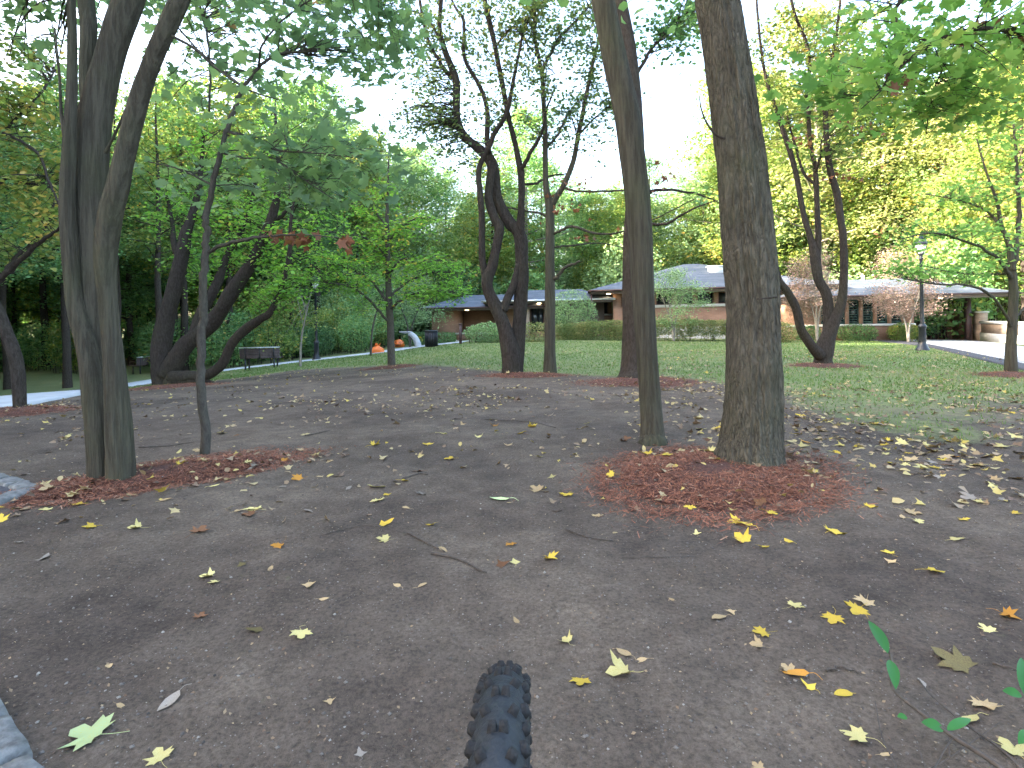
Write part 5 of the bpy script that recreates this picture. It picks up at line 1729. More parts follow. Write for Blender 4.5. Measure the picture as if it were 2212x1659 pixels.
s0, s1 = G(-118, 1556)[:2], G(-50, 1684)[:2]
dv = (s1 - s0) / np.linalg.norm(s1 - s0)
edging('stone_edging', 'rough grey granite edging stones in the bottom left corner', [s0 - dv * 0.05, s1 + dv * 0.55], 0.20, 0.22, 5, 0.055)
e0, e1, e2 = G(-150, 985)[:2], G(70, 1066)[:2], G(-120, 1130)[:2]
edging('stone_edging', 'pale stone edging around the asphalt corner left of the fused trunk', [e0, e1, e2], 0.12, 0.16, 45, 0.04)
ctr = (e0 + e2) / 2
pa = [e0 * 0.96 + ctr * 0.04, e1 * 0.95 + ctr * 0.05, e2 * 0.96 + ctr * 0.04, e2 + np.array([-2.5, 0.1]), e0 + np.array([-2.5, 0.1])]
link('pavement', MB().add([(p[0], p[1], 0.022) for p in pa], [(0, 4, 1), (1, 4, 2), (2, 4, 3)]).mesh('pavement'), M['asphalt'], kind='structure')

# ------------------------------------------------------------------ mulch rings
def ground_z(x, y):
    x = np.asarray(x, float)
    y = np.asarray(y, float)
    q = np.stack([x, y, 0 * x], -1)
    nr = 1 - sstep(6, 16, np.hypot(x, y))
    return hgt(x, y) + nr * (0.016 * vnoise(q * 1.3, 1) + 0.008 * vnoise(q * 4.1, 2) + 0.006 * vnoise(q * 11, 3)) + 0.05 * vnoise(q * 0.12, 4) * sstep(12, 40, np.hypot(x, y))


M['mulch_soil'] = plain('mulch_soil', (0.10, 0.042, 0.030), 0.95, 0.5, 60, 0, 0.9)
M['mulch_chip'] = leaf_mat('mulch_chip', [(0.0, (0.06, 0.026, 0.02)), (0.45, (0.21, 0.086, 0.052)), (0.85, (0.35, 0.15, 0.09)), (1.0, (0.40, 0.27, 0.19))], 0.05, 0.9)
MOUNDS = []


def mulch_ring(label, c, a, b, h, n, rot=0.0, ls=0.05, seed=1):
    r = np.random.default_rng(seed)
    root = empty('mulch_ring', (c[0], c[1], float(hgt(c[0], c[1]))), 0, label, 'mulch')
    MOUNDS.append((c[0], c[1], a, b, rot, h))
    cr, sr = math.cos(rot), math.sin(rot)

    def edge(th):
        return 1 + 0.26 * vnoise(np.stack([np.cos(th) * 1.7, np.sin(th) * 1.7, 0 * th + seed], -1), seed) + 0.07 * vnoise(np.stack([np.cos(th) * 6, np.sin(th) * 6, 0 * th + seed], -1), seed)

    def place(f, th):
        e = edge(th)
        x, y = f * a * e * np.cos(th), f * b * e * np.sin(th)
        X_, Y_ = c[0] + x * cr - y * sr, c[1] + x * sr + y * cr
        z = ground_z(X_, Y_) + h * np.clip(1 - (f / 0.9) ** 2.2, 0, 1) - 0.010 * (f > 0.87)
        return X_, Y_, z
    na, nr = 64, 16
    th = np.linspace(0, 2 * np.pi, na, endpoint=False)
    rows = []
    for i in range(nr):
        f = (i / (nr - 1)) * 0.9
        X_, Y_, z = place(np.full(na, f), th)
        z = z + 0.010 * vnoise(np.stack([X_ * 9, Y_ * 9, 0 * X_], -1), seed) * (f < 0.97)
        rows.append(np.stack([X_, Y_, z], 1))
    V = np.concatenate(rows) - np.array(root.location)
    link('mound', mesh_np('mound', V, [gridq(nr, na)], True), M['mulch_soil'], root)
    f = np.sqrt(r.uniform(0.02, 1.0, n)) + np.abs(r.normal(0, 0.17, n))
    t = r.uniform(0, 2 * np.pi, n)
    X_, Y_, z = place(f, t)
    k = f > 1.0
    z[k] = ground_z(X_[k], Y_[k])
    pos = np.stack([X_, Y_, z + r.uniform(0.002, 0.016, n)], 1) - np.array(root.location)
    # splinters: long thin slivers
    R = leaf_frames(n, r, 0.35)
    L = ls * 0.8 * r.uniform(0.3, 1.5, n)
    W = ls * r.uniform(0.03, 0.13, n)
    T0 = np.array([(-.5, 0, 0), (.5, 0.05, 0), (.35, 1, 0.04), (-.3, 0.95, 0.04), (0, .5, .22)])
    Vs = np.stack([T0[None, :, 0] * W[:, None], (T0[None, :, 1] - .5) * L[:, None], T0[None, :, 2] * W[:, None]], -1)
    V = np.einsum('nvk,nkc->nvc', Vs, R) + pos[:, None, :]
    F0 = np.array([(0, 1, 4), (1, 2, 4), (2, 3, 4), (3, 0, 4)])
    T = F0[None] + (np.arange(n) * 5)[:, None, None]
    rv = np.repeat(r.beta(2, 2, n), 5)
    link('wood_chips', mesh_np('wood_chips', V.reshape(-1, 3), [T.reshape(-1, 3)], False, rv), M['mulch_chip'], root, kind='stuff')


def at_px(px, py):
    return G(px, py)


p = at_px(1560, 1035)
mulch_ring('large ring of red wood mulch under the furrowed trunk', (p[0] - .06, p[1] + 0.05), 0.74, 0.82, 0.07, 24000, -0.5, 0.05, 1)
p = at_px(320, 1040)
mulch_ring('long mound of red mulch under the fused trunk and the sapling', (p[0] - .05, p[1] + 0.1), 0.98, 0.40, 0.06, 15000, 0.62, 0.05, 2)
p = at_px(1137, 812)
mulch_ring('red mulch strip around the crooked tree and its straight neighbour', (p[0], p[1]), 0.85, 0.5, 0.05, 3500, 0, 0.06, 3)
p = at_px(1390, 826)
mulch_ring('red mulch ring around the flare-footed tree', (p[0], p[1]), 0.95, 0.75, 0.06, 4200, 0, 0.06, 4)
p = at_px(1776, 790)
mulch_ring('red mulch ring on the lawn around the vase shaped tree', (p[0], p[1]), 0.75, 0.7, 0.05, 2200, 0, 0.06, 5)
p = at_px(845, 794)
mulch_ring('small red mulch ring around the bright green maple', (p[0], p[1]), 0.7, 0.6, 0.05, 2000, 0, 0.06, 6)
p = at_px(366, 836)
mulch_ring('red mulch at the foot of the old dark tree', (p[0] + .1, p[1]), 1.0, 0.7, 0.05, 3500, 0, 0.06, 7)
p = at_px(48, 890)
mulch_ring('red mulch around the bent tree at the left edge', (p[0] - .1, p[1]), 0.75, 0.55, 0.05, 3500, 0, 0.06, 8)
p = at_px(2190, 811)
mulch_ring('red mulch around the young tree at the right edge', (p[0], p[1]), 0.6, 0.5, 0.05, 2200, 0, 0.06, 9)


def surf(x, y):
    """ground height with the mulch mounds on top"""
    z = ground_z(x, y)
    for (cx, cy, a, b, rot, h) in MOUNDS:
        dx, dy = x - cx, y - cy
        u = (dx * math.cos(rot) + dy * math.sin(rot)) / a
        v = (-dx * math.sin(rot) + dy * math.cos(rot)) / b
        f = np.sqrt(u * u + v * v)
        z = z + np.where(f < 1, h * (1 - np.minimum(f, 1) ** 2.2) + 0.008, 0)
    return z


# ------------------------------------------------------------------ bicycle front wheel
def bike():
    yc, R, xc = 0.545, 0.347, -0.021
    root = empty('bicycle_wheel', (xc, yc, R + 0.001), math.radians(-1.5), 'knobbly black bicycle front tyre at the bottom of the view', 'bicycle wheel')
    rub = plain('tyre_rubber', (0.019, 0.022, 0.026), 0.6, 0.35, 30, 0, 0.25, 0.35)
    knobm = plain('tyre_knob', (0.022, 0.021, 0.021), 0.8, 0.45, 45, 0, 0.4, 0.3)
    # carcass: torus-like section, r_t half width
    rt, Rc = 0.0285, R - 0.0055 - 0.0285
    n, k = 120, 18
    a = np.linspace(0, 2 * np.pi, n, endpoint=False)
    phi = np.linspace(-2.35, 2.35, k)
    V = []
    for t in a:
        rr_ = Rc + rt * np.cos(phi)
        V.append(np.stack([rt * np.sin(phi) * 1.02, rr_ * np.cos(t), rr_ * np.sin(t)], 1))
    V = np.concatenate(V)
    Q = []
    for i in range(n):
        for j in range(k - 1):
            Q.append((i * k + j, i * k + j + 1, ((i + 1) % n) * k + j + 1, ((i + 1) % n) * k + j))
    tyre = link('tyre', mesh_np('tyre', V, [np.array(Q)], True), rub, root)

    def knob_mesh(w, l, h, sipe):
        mb = MB()
        def blk(x0, x1):
            b_ = 0.0012
            Vb = [(x0, -l / 2, -0.003), (x1, -l / 2, -0.003), (x1, l / 2, -0.003), (x0, l / 2, -0.003),
                  (x0 + b_, -l / 2 + b_, h - b_), (x1 - b_, -l / 2 + b_, h - b_), (x1 - b_, l / 2 - b_, h - b_), (x0 + b_, l / 2 - b_, h - b_),
                  (x0 + 2 * b_, -l / 2 + 2 * b_, h), (x1 - 2 * b_, -l / 2 + 2 * b_, h), (x1 - 2 * b_, l / 2 - 2 * b_, h), (x0 + 2 * b_, l / 2 - 2 * b_, h)]
            q = [(0, 1, 5, 4), (1, 2, 6, 5), (2, 3, 7, 6), (3, 0, 4, 7), (4, 5, 9, 8), (5, 6, 10, 9), (6, 7, 11, 10), (7, 4, 8, 11), (8, 9, 10, 11)]
            mb.add(Vb, None, q)
        if sipe:
            blk(-w / 2, -0.0006)
            blk(0.0006, w / 2)
        else:
            blk(-w / 2, w / 2)
        return mb.mesh('knob')
    kc, kt, ks = knob_mesh(0.0215, 0.0105, 0.0062, True), knob_mesh(0.0115, 0.0115, 0.006, False), knob_mesh(0.0090, 0.0140, 0.0062, False)

    def put(me, t, ph, twist=0.0):
        o = link('knob', me, knobm, tyre)
        rr_ = Rc + rt * math.cos(ph)
        pos = Vector((rt * math.sin(ph) * 1.02, rr_ * math.cos(t), rr_ * math.sin(t)))
        nrm = Vector((math.sin(ph), math.cos(ph) * math.cos(t), math.cos(ph) * math.sin(t)))
        fw = Vector((0, -math.sin(t), math.cos(t)))
        side = fw.cross(nrm).normalized()
        if twist:
            rm = Matrix.Rotation(twist, 3, nrm)
            fw, side = rm @ fw, rm @ side
        mt = Matrix((side, fw, nrm)).transposed().to_4x4()
        mt.translation = pos
        o.matrix_local = mt
    rows = 36
    for i in range(rows):
        t = 2 * math.pi * i / rows
        dt = math.pi / rows
        put(kc, t, 0.0)
        for s in (-1, 1):
            put(kt, t + dt, s * 0.52, -s * 0.25)
            put(ks, t + dt * 0.35, s * 1.02, s * 0.22)
            put(ks, t + dt * 1.3, s * 1.10, -s * 0.1)
    prof = [(-0.0145, R - 0.060), (-0.0155, R - 0.040), (0.0155, R - 0.040), (0.0145, R - 0.060), (-0.0145, R - 0.060)]
    Vr, n2 = [], 72
    for t in np.linspace(0, 2 * np.pi, n2, endpoint=False):
        for (x, rr_) in prof:
            Vr.append((x, rr_ * math.cos(t), rr_ * math.sin(t)))
    Qr = [(i * 5 + j, i * 5 + j + 1, ((i + 1) % n2) * 5 + j + 1, ((i + 1) % n2) * 5 + j) for i in range(n2) for j in range(4)]
    link('rim', mesh_np('rim', Vr, [np.array(Qr)], False), M['iron'], root)
    hub = MB()
    hub.tube(np.array([[-.048, 0, 0], [-.03, 0, 0], [-.028, 0, 0], [.028, 0, 0], [.03, 0, 0], [.048, 0, 0]]), [0.012, 0.012, 0.017, 0.017, 0.012, 0.012], 14)
    link('hub', hub.mesh('hub', True), M['iron'], root)
    sp = MB().tube(np.array([[0, 0, 0.014], [0, 0, R - 0.055]]), 0.001, 4, 0, False).mesh('spoke')
    for i in range(28):
        t = 2 * math.pi * i / 28
        o = link('spoke', sp, M['gutter_metal'], root)
        o.matrix_local = Matrix.Translation((0.024 * (1 if i % 2 else -1), 0, 0)) @ Matrix.Rotation(t, 4, 'X') @ Matrix.Rotation((-1 if i % 2 else 1) * 0.075, 4, 'Y')
    # fork legs and crown carry the axle; they end below the edge of the view
    ax = math.radians(24)
    up = Vector((0, -math.sin(ax), math.cos(ax)))
    for s in (-1, 1):
        pts = [Vector((s * .058, 0, 0)) + up * t + Vector((0, -0.02 * min(1, t / 0.1), 0)) for t in (0, 0.1, 0.2, 0.3, 0.40)]
        link('fork_leg', MB().tube(np.array([list(p_) for p_ in pts]), [0.016, 0.018, 0.018, 0.0155, 0.0155], 12).mesh('fork_leg', True), M['iron'], root)
    c = up * 0.405 + Vector((0, -0.02, 0))
    link('fork_crown', MB().box(-.075, .075, c.y - .02, c.y + .02, c.z - .015, c.z + .015).mesh('fork_crown'), M['iron'], root)


bike()

# ------------------------------------------------------------------ fallen leaves
def litter_meshes():
    out = {}
    r = np.random.default_rng(77)
    for kind, pts in (('maple', maple_pts), ('lobed', lobe3_pts), ('oval', oval_pts)):
        L = []
        for k in range(7):
            # outline refined, then three rings to the midrib so the blade can curl
            o = np.array(pts) * np.array([1.12 if kind == 'maple' else 1.0, 1.0]) + r.normal(0, 0.02, (len(pts), 2))
            o[0] = (0, 0)
            c = np.array([0.0, 0.36])
            rings = [c[None] * 0 + c, c + (o - c) * 0.42, c + (o - c) * 0.75, o]
            V = [np.array([[c[0], c[1]]]), rings[1], rings[2], rings[3]]
            P2 = np.concatenate(V)
            x, y = P2[:, 0], P2[:, 1] - 0.36
            curl = r.uniform(0.25, 1.1)
            fold = r.uniform(0.05, 0.5)
            dirn = r.uniform(0, 6.28)
            w = x * math.cos(dirn) + y * math.sin(dirn)
            z = curl * 0.55 * w ** 2 * r.choice([1, 1, 0.4]) + fold * 0.35 * np.abs(x) + 0.10 * vnoise(np.stack([x * 4, y * 4, 0 * x + k], -1), k) * (np.hypot(x, y) * 1.6)
            z -= z.min() - 0.02
            V3 = np.stack([x, y, z], 1)
            n = len(o)
            T = [(0, 1 + i, 1 + (i + 1) % n) for i in range(n)]
            Qd = [(1 + i, 1 + n + i, 1 + n + (i + 1) % n, 1 + (i + 1) % n) for i in range(n)]
            Qd += [(1 + n + i, 1 + 2 * n + i, 1 + 2 * n + (i + 1) % n, 1 + n + (i + 1) % n) for i in range(n)]
            mb = MB().add(V3, T, Qd)
            b0 = V3[1 + 2 * n]
            sl = 0.75 if kind == 'maple' else 0.4
            st = np.array([b0, b0 + [r.normal(0, .05), -sl * .5, 0.01], [b0[0] + r.normal(0, .12), b0[1] - sl, 0.02]])
            S = spline(st, 3)
            mb.tube(S, np.linspace(0.013, 0.010, len(S)), 4, 0, False)
            L.append(mb.mesh('fallen_leaf'))
        out[kind] = L
    return out


LM = litter_meshes()
n_leaf = 0


def zone(x, y):
    for (cx, cy, a, b, rot, h), nm in zip(MOUNDS, ('the large mulch ring', 'the long mulch mound', 'the middle mulch strip', 'the mulch behind the slim trunk')):
        dx, dy = x - cx, y - cy
        u = (dx * math.cos(rot) + dy * math.sin(rot)) / a
        v = (-dx * math.sin(rot) + dy * math.cos(rot)) / b
        if u * u + v * v < 1:
            return 'on ' + nm
    side = 'left' if x < -0.35 else ('right' if x > 0.3 else 'ahead')
    if y < 3.2:
        row = 'by the bottom edge' if y < 1.55 else ('level with the tyre top' if y < 2.05 else ('a little beyond the tyre' if y < 2.6 else 'well beyond the tyre'))
        sd = 'far left' if x < -1.0 else ('left' if x < -0.3 else ('middle' if x < 0.3 else ('right' if x < 1.0 else 'far right')))
        return f'on dirt {row}, {sd}'
    if x > 2.2 and y > 3.2:
        return 'right of furrowed trunk, ' + ('nearer than it' if y < 4.0 else ('level with it' if y < 5 else 'beyond it')) + (', frame edge' if x > 0.75 * y else '')
    return {'left': 'on the open dirt towards the left trees', 'right': 'on the dirt left of the furrowed trunk', 'ahead': 'on the open dirt in the middle'}[side]


def drop_leaf(x, y, size, kind, colour, label=None, tilt=0.12, rz=None):
    global n_leaf
    me = LM[kind][n_leaf % 7]
    n_leaf += 1
    o = bpy.data.objects.new('fallen_leaf', me)
    COL.objects.link(o)
    if len(me.materials) == 0:
        me.materials.append(LIT['yellow'])
    o.material_slots[0].link = 'OBJECT'
    o.material_slots[0].material = LIT[colour]
    z = float(surf(np.array(x), np.array(y)))
    o.location = (x, y, z + 0.001)
    o.rotation_euler = (random.gauss(0, tilt), random.gauss(0, tilt), random.uniform(0, 6.28) if rz is None else rz)
    o.scale = (size, size, size * random.uniform(0.7, 1.2))
    big = 'large ' if size > 0.105 else ('small ' if size < 0.062 else '')
    tag(o, label or f"{big}{colour} {'maple leaf' if kind == 'maple' else kind + ' leaf'} {zone(x, y)}", 'leaf', 'fallen leaves')
    return o


HERO = [(195, 1145, 34, 'm', 'y'), (430, 1152, 42, 'm', 'b'), (600, 1185, 30, 'm', 'o'), (830, 1170, 36, 'm', 'p'), (450, 1246, 38, 'm', 'p'), (462, 1262, 26, 'm', 'p'), (522, 1227, 24, 'l', 'l'), (585, 1233, 20, 'o', 't'), (432, 1336, 30, 'm', 'b'), (697, 1308, 22, 'o', 't'), (668, 1275, 32, 'l', 't'), (555, 1367, 44, 'l', 'l'), (650, 1386, 46, 'm', 'p'), (235, 1440, 26, 'o', 't'), (372, 1519, 50, 'o', 'g'), (258, 1533, 22, 'o', 't'), (712, 1519, 28, 'l', 't'), (345, 1640, 54, 'm', 'p'), (778, 1626, 30, 'l', 'g'), (860, 1277, 20, 'o', 't'), (910, 1276, 22, 'o', 't'), (932, 1140, 24, 'm', 'y'), (960, 1194, 22, 'o', 't'), (970, 990, 26, 'm', 'y'), (1103, 1181, 25, 'm', 'o'), (1190, 1213, 38, 'm', 'y'), (1085, 1224, 34, 'l', 'b'), (1112, 1220, 26, 'l', 'p'), (1225, 1068, 30, 'm', 'y'), (1160, 1056, 38, 'm', 't'), (1453, 1297, 15, 'o', 't'), (1117, 1342, 20, 'o', 't'), (1223, 1384, 34, 'm', 'p'), (1255, 1468, 46, 'm', 'y'), (1388, 1424, 27, 'o', 't'), (1352, 1412, 36, 'o', 't'), (1558, 1337, 33, 'o', 't'), (1580, 1322, 26, 'l', 't'), (1645, 1369, 42, 'm', 'y'), (1637, 1393, 34, 'm', 't'), (1718, 1311, 36, 'm', 'p'), (1800, 1344, 46, 'm', 'y'), (1852, 1328, 48, 'm', 'y'), (1872, 1307, 48, 'm', 't'), (1702, 1438, 36, 'm', 't'), (1748, 1477, 34, 'l', 'y'), (1827, 1489, 40, 'o', 'y'), (1850, 1582, 64, 'm', 'p'), (1993, 1474, 26, 'o', 'g'), (2098, 1551, 52, 'o', 'p'), (2128, 1523, 58, 'm', 't'), (2187, 1620, 66, 'm', 'p'), (2133, 1364, 38, 'm', 'p'), (2180, 1342, 44, 'm', 'o'), (2020, 1246, 40, 'm', 'y'), (1920, 1201, 28, 'm', 'y'), (1925, 1223, 25, 'l', 't'), (2066, 1171, 32, 'l', 'p'), (2082, 1125, 23, 'm', 'y'), (1650, 1184, 25, 'm', 'y'), (1590, 1131, 36, 'm', 'y'), (1612, 1139, 36, 'o', 'y'), (1667, 1115, 28, 'm', 'y'), (1880, 1099, 28, 'm', 'y'), (1968, 1108, 42, 'm', 't'), (1637, 1652, 30, 'm', 't'), (1910, 1620, 23, 'o', 't'), (755, 1057, 21, 'o', 'g'), (692, 1026, 20, 'l', 't'), (607, 1049, 18, 'o', 'g'), (545, 1103, 22, 'm', 'p'), (663, 1104, 22, 'o', 'g'), (1490, 1105, 26, 'm', 'y'), (1505, 1150, 20, 'l', 'p'), (355, 1083, 24, 'o', 't'), (42, 1174, 20, 'o', 'g'), (100, 1103, 24, 'm', 'p'), (460, 1052, 18, 'o', 'p'), (880, 1100, 16, 'o', 't'), (925, 961, 24, 'm', 'y'), (1098, 964, 22, 'l', 't'), (1066, 920, 20, 'm', 'o'), (1290, 1112, 26, 'm', 't'), (1330, 1148, 16, 'o', 't'), (1100, 1085, 14, 'o', 't'), (835, 1070, 20, 'l', 'y'), (905, 1020, 26, 'l', 'b'), (1000, 1010, 14, 'o', 'p'), (1150, 925, 24, 'm', 'y'), (1440, 1003, 30, 'm', 'y'), (1540, 1012, 26, 'l', 't'), (1950, 1120, 20, 'o', 't'), (2120, 1090, 26, 'm', 'p'), (2195, 1110, 24, 'm', 'y')]
KN = {'m': 'maple', 'l': 'lobed', 'o': 'oval'}
CN = {'y': 'yellow', 'p': 'pale yellow', 'b': 'brown', 'o': 'orange', 't': 'tan', 'g': 'grey', 'l': 'olive'}
for (px, py, w, k, c) in HERO:
    g = G(px, py)
    wide = {'m': 1.25, 'l': 1.0, 'o': 0.85}[k]
    drop_leaf(g[0], g[1], w / F * g[1] / wide, KN[k], CN[c])
SPECIAL = [(195, 1598, 100, 'maple', 'pale green', 'large pale green maple leaf near the granite edging in the bottom left', 1.4),
           (1342, 1449, 68, 'maple', 'pale yellow', 'large pale maple leaf with its stem, right of the tyre top', 1.7),
           (1726, 1452, 52, 'oval', 'orange', 'rust brown oval leaf lying across yellow scraps on the right', 1.2),
           (2065, 1432, 96, 'maple', 'olive', 'large withered olive brown maple leaf near the right edge', 0.6),
           (1085, 1077, 42, 'oval', 'pale green', 'fresh pale green oval leaf on the dirt in the middle', 1.5)]
for (px, py, w, k, c, lab, rz) in SPECIAL:
    g = G(px, py)
    drop_leaf(g[0], g[1], w / F * g[1] / (1.25 if k == 'maple' else 0.9), k, c, lab, 0.1, rz)


def litter_density(x, y):
    """thick round the big trunk and to its right, thin on the left foreground"""
    d = 0.16 + 0 * x
    d = d + 1.5 * np.exp(-(((x - 1.7) / 1.5) ** 2 + ((y - 4.4) / 1.3) ** 2))
    d = d + 1.9 * sstep(0.9, 3.0, x) * sstep(3.0, 4.4, y)
    d = d + 0.30 * sstep(5.0, 7.5, y)
    d = d + 0.7 * np.exp(-(((x + 2.2) / 0.9) ** 2 + ((y - 4.3) / 0.6) ** 2))
    d = d * (0.3 + 1.1 * np.clip(vnoise(np.stack([x * 0.9, y * 0.9, 0 * x], -1), 61) + 0.3, 0, 1.4)) * (0.35 + 1.6 * np.clip(vnoise(np.stack([x * 4, y * 4, 0 * x], -1), 62) + 0.1, 0, 1))
    d = d * np.where(y < 2.6, 0.30, 1) * (1 - 0.85 * lawn_amount(x, y) * np.where(x > 3, 0.75, 1.0))
    return d


def lit_points(n, ymin, ymax, r):
    out = []
    while sum(len(o) for o in out) < n:
        y = np.sqrt(r.uniform(ymin ** 2, ymax ** 2, n * 6))
        x = r.uniform(-0.98, 1.0, n * 6) * y
        keep = r.uniform(0, 1.6, n * 6) < litter_density(x, y)
        # not on the path, driveway or beyond the hedges
        keep &= ~((x < np.interp(y, pcon[:, 1], pcon[:, 0]) + 0.15) & (y > 5))
        out.append(np.stack([x[keep], y[keep]], 1))
    return np.concatenate(out)[:n]


r_ = np.random.default_rng(202)
pts = lit_points(205, 1.9, 6.0, r_)
cw = ['yellow'] * 6 + ['pale yellow'] * 8 + ['tan'] * 7 + ['brown'] * 3 + ['olive'] + ['grey'] * 2 + ['orange']
for (x, y) in pts:
    drop_leaf(float(x), float(y), random.uniform(0.045, 0.095), random.choice(['maple', 'maple', 'maple', 'lobed', 'oval']), random.choice(cw), None, 0.2)
# the rest of the litter: too many to count
pts = np.concatenate([lit_points(4200, 3.0, 9, r_), lit_points(3600, 8, 20, r_)])
sc_ = 0.03 + 0.06 * r_.uniform(0, 1, len(pts)) ** 1.5
pos = np.column_stack([pts, surf(pts[:, 0], pts[:, 1]) + 0.006 + 0.014 * (pts[:, 1] > 10)])
V0 = TPL['maple5'][0].copy()
TPL['litter'] = (V0 * np.array([1, 1, 1]) + np.column_stack([0 * V0[:, 0], 0 * V0[:, 0], 0.35 * (V0[:, 0] ** 2)]), TPL['maple5'][1])
lv, lt_, lr, ln = [], [], [], 0
for kd, sl_ in (('litter', slice(0, None, 3)), ('oval', slice(1, None, 3)), ('wide', slice(2, None, 3))):
    V, T, rv = scatter(pos[sl_], sc_[sl_] * (1.0 if kd == 'litter' else 0.8), kd, r_, 0.36)
    lv.append(V)
    lt_.append(T + ln)
    lr.append(np.repeat(r_.uniform(0, 1, len(V) // len(TPL[kd][0])), len(TPL[kd][0])))
    ln += len(V)
lt = link('leaf_litter', mesh_np('leaf_litter', np.concatenate(lv), [np.concatenate(lt_)], False, np.concatenate(lr)), LITSTUFF, label='fine scatter of fallen yellow and tan leaves over dirt and lawn', kind='stuff')
# crumbs: shredded leaf bits and grit on the near dirt
r_ = np.random.default_rng(203)
n = 5200
y = 0.9 + 5.5 * r_.uniform(0, 1, n) ** 1.3
x = r_.uniform(-1, 1, n) * (y + 0.3)
pos = np.column_stack([x, y, surf(x, y) + 0.002])
V, T, rv = scatter(pos, r_.uniform(0.004, 0.016, n), 'quad', r_, 0.4)
link('leaf_crumbs', mesh_np('leaf_crumbs', V, [T], False, np.repeat(r_.uniform(0, 0.62, n), 4)), LITSTUFF, label='tiny dry leaf crumbs scattered over the near dirt', kind='stuff')
n = 9000
y = 0.85 + 4.2 * r_.uniform(0, 1, n) ** 1.4
x = r_.uniform(-1, 1, n) * (y + 0.3)
s = 0.0018 + 0.0055 * r_.uniform(0, 1, n) ** 3
O8 = np.array([(1, 0, 0), (-1, 0, 0), (0, 1, 0), (0, -1, 0), (0, 0, .7), (0, 0, -.7)], float)
Vp = (O8[None] * (1 + r_.normal(0, .22, (n, 6, 3)))) * s[:, None, None] + np.column_stack([x, y, surf(x, y) + s * 0.2])[:, None, :]
F8 = np.array([(0, 2, 4), (2, 1, 4), (1, 3, 4), (3, 0, 4), (2, 0, 5), (1, 2, 5), (3, 1, 5), (0, 3, 5)])
Tp = F8[None] + (np.arange(n) * 6)[:, None, None]
gravel = leaf_mat('gravel', [(0.0, (0.06, 0.05, 0.045)), (0.6, (0.14, 0.12, 0.105)), (0.9, (0.20, 0.175, 0.15)), (1.0, (0.33, 0.30, 0.26))], 0.0, 0.9)
link('gravel', mesh_np('gravel', Vp.reshape(-1, 3), [Tp.reshape(-1, 3)], True, np.repeat(r_.uniform(0, 1, n), 6)), gravel, label='loose grit and pebbles on the near dirt', kind='stuff')

# grass
r_ = np.random.default_rng(204)
n = 150000
y = 4.0 + 28 * r_.uniform(0, 1, n) ** 1.15
x = r_.uniform(-0.75, 1.0, n) * y
lawn = lawn_amount(x, y)
keep = (r_.uniform(0.15, 1.1, n) < lawn) & (x > np.interp(y, pcon[:, 1], pcon[:, 0]) + 0.1)
keep &= ~(x > np.interp(y, dk_lo[::-1, 1], dk_lo[::-1, 0]) - 0.05)
for (cx, cy, a, b, rot, h) in MOUNDS:
    keep &= ((x - cx) / a) ** 2 + ((y - cy) / b) ** 2 > 1
x, y = x[keep], y[keep]
n = len(x)
h = r_.uniform(0.02, 0.055, n)
a = r_.uniform(0, 6.28, n)
w = 0.004 + 0.0006 * y
b0 = np.column_stack([x, y, ground_z(x, y) - 0.004])
sd = np.column_stack([np.cos(a), np.sin(a), 0 * a]) * w[:, None]
tip = b0 + np.column_stack([r_.normal(0, .018, n), r_.normal(0, .018, n), h])
V = np.stack([b0 - sd, b0 + sd, tip], 1).reshape(-1, 3)
T = np.arange(n * 3).reshape(-1, 3)
gm = leaf_mat('grass_blade', [(0.0, (0.08, 0.14, 0.035)), (0.5, (0.13, 0.22, 0.06)), (0.85, (0.19, 0.25, 0.085)), (1.0, (0.30, 0.26, 0.14))], 0.4, 0.6)
rvv = np.clip(r_.beta(2, 2, n) + 0.35 * vnoise(np.column_stack([x * .7, y * .7, 0 * x]), 5), 0, 1)
link('lawn_grass', mesh_np('lawn_grass', V, [T], False, np.repeat(rvv, 3)), gm, label='short thin lawn grass', kind='stuff')

# ------------------------------------------------------------------ sticks
def stick(pts, w, label, lift=0.004):
    A = []
    for i, (px, py) in enumerate(pts):
        g = G(px, py)
        ww = 0.5 * w * (1 - 0.5 * i / max(1, len(pts) - 1)) / 2 / F * g[1]
        A.append((g[0], g[1], float(surf(np.array(g[0]), np.array(g[1]))) + ww * 0.6 + lift, ww))
    S = spline(np.array(A), 5)
    S[:, :2] += np.random.default_rng(int(pts[0][0])).normal(0, 0.003, (len(S), 2))
    link('stick', MB().tube(S[:, :3], S[:, 3], 7, 0.15, True, 3).mesh('stick', True), M['twig'], label=label, cat='stick', group='sticks on the dirt')


stick([(880, 1160), (920, 1176), (960, 1198)], 9, 'thin curved stick left of the middle, above the longer curved stick')
stick([(932, 1206), (985, 1213), (1020, 1230), (1048, 1246)], 12, 'longer curved stick on the dirt ahead of the tyre')
stick([(1222, 1146), (1265, 1165), (1325, 1170)], 9, 'stick lying between the tyre line and the large mulch ring')
stick([(1340, 1205), (1410, 1208), (1500, 1203)], 5, 'very thin twig below the large mulch ring')
stick([(1785, 1446), (1815, 1440), (1840, 1445), (1862, 1449)], 11, 'short knobbly stick on the right near dirt')
stick([(660, 945), (690, 938), (712, 933)], 6, 'short twig on the open dirt far left of the tyre')
stick([(300, 968), (360, 963), (420, 955)], 6, 'twig beside the foot of the sapling')
stick([(980, 905), (1060, 905), (1150, 915), (1200, 925)], 5, 'long thin twig on the dirt below the crooked tree')
stick([(870, 1040), (905, 1028), (925, 1030)], 8, 'short dark twig in the middle of the dirt')
stick([(2150, 1440), (2190, 1455), (2240, 1475)], 11, 'dark stick cut by the right edge')
stick([(690, 1165), (790, 1140), (880, 1160)], 4, 'faint root line left of the curved sticks')

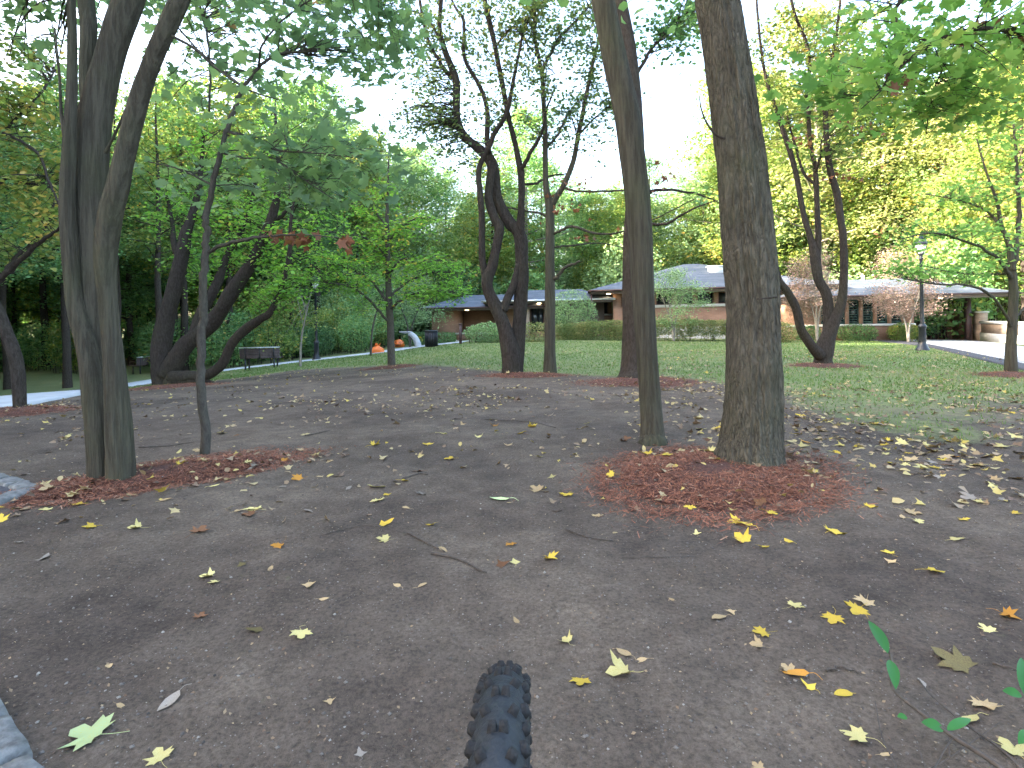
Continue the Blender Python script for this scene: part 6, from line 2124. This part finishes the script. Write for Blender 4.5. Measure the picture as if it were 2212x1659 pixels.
# ------------------------------------------------------------------ seedling at the bottom right
def seedling():
    b = G(2240, 1730)
    root = empty('seedling', b, 0, 'low woody seedling with a few green leaves in the bottom right corner', 'seedling')
    bz = np.array(b)

    def W(px, py, hgt_):
        """point above the ground at height hgt_ seen at the pixel"""
        d = (CAMZ - hgt_) * F / (py - HY + (px - CX) * math.tan(-ROLL))
        return P(px, py, d)
    branches = [
        ([(2240, 1730, .0), (2150, 1650, .02), (2060, 1592, .035), (1990, 1540, .05), (1935, 1495, .06), (1924, 1465, .075), (1925, 1420, .10), (1912, 1392, .12)], 0.0042),
        ([(2240, 1700, .0), (2170, 1625, .012), (2080, 1560, .02), (2010, 1500, .02), (1985, 1468, .02)], 0.0022),
        ([(1960, 1735, .0), (1935, 1655, .015), (1905, 1590, .03), (1890, 1515, .05)], 0.0018),
        ([(2030, 1750, .0), (2000, 1660, .02), (1975, 1590, .04)], 0.0014),
        ([(2003, 1690, .01), (2040, 1620, .03), (2060, 1592, .035)], 0.0012),
        ([(2260, 1600, .02), (2225, 1530, .06), (2205, 1490, .08)], 0.0018),
        ([(2052, 1640, .015), (2048, 1592, .03)], 0.0012),
        ([(1960, 1690, .005), (2060, 1630, .01), (2160, 1560, .01)], 0.0011),
    ]
    for br, w in branches:
        S = spline(np.array([W(*q_) - bz for q_ in br]), 5)
        link('stem', MB().tube(S, np.linspace(w * 1.6, w * 0.8, len(S)), 6, 0.1).mesh('stem', True), M['twig'], root)

    def blade(p0, p1, wid, seed):
        p0, p1 = W(*p0) - bz, W(*p1) - bz
        ax_ = p1 - p0
        L = np.linalg.norm(ax_)
        ax_ = ax_ / L
        up = np.array([0, -0.35, 1.0])
        side = np.cross(ax_, up)
        side /= np.linalg.norm(side)
        nrm = np.cross(side, ax_)
        t = np.linspace(0, 1, 9)
        prof = np.sin(np.pi * t ** 0.85) ** 0.8 * wid / 2
        V = []
        for tt, pw in zip(t, prof):
            c = p0 + ax_ * L * tt + nrm * (0.06 * L * math.sin(math.pi * tt))
            V += [c - side * pw + nrm * pw * 0.25, c, c + side * pw + nrm * pw * 0.25]
        Qd = []
        for i in range(8):
            Qd += [(i * 3, i * 3 + 1, i * 3 + 4, i * 3 + 3), (i * 3 + 1, i * 3 + 2, i * 3 + 5, i * 3 + 4)]
        link('leaf', mesh_np('leaf', V, [np.array(Qd)], True, np.full(len(V), 0.2 + 0.15 * seed)), M['green_leaf'], root)
    blade((1918, 1412, .11), (1876, 1340, .15), 0.036, 0)
    blade((1922, 1425, .10), (1935, 1490, .075), 0.030, 1)
    blade((2040, 1578, .04), (1990, 1560, .045), 0.034, 2)
    blade((2045, 1578, .04), (2098, 1553, .045), 0.022, 3)
    blade((1960, 1550, .03), (1938, 1548, .03), 0.018, 4)
    blade((2208, 1505, .08), (2165, 1492, .08), 0.032, 1)
    blade((2212, 1500, .08), (2206, 1420, .12), 0.030, 0)
    blade((2225, 1580, .05), (2200, 1608, .04), 0.024, 2)


seedling()


# ------------------------------------------------------------------ alike things: say which one by its place from left to right
bylab = {}
for o in SC.objects:
    if o.parent is None and o.get('category') and o.get('label'):
        bylab.setdefault(o['label'], []).append(o)
NTH = ['first', 'second', 'third', 'fourth', 'fifth', 'sixth', 'seventh', 'eighth', 'ninth', 'tenth', 'eleventh', 'twelfth']
for lab, os_ in bylab.items():
    if len(os_) < 2 or len(os_) > 12:
        continue
    os_.sort(key=lambda o: o.location.x / max(0.3, o.location.y))
    for i, o in enumerate(os_):
        sfx = ['left one', 'right one'][i] if len(os_) == 2 else NTH[i] + ' from left'
        new = lab + ', ' + sfx
        if len(new.split()) <= 16:
            o['label'] = new
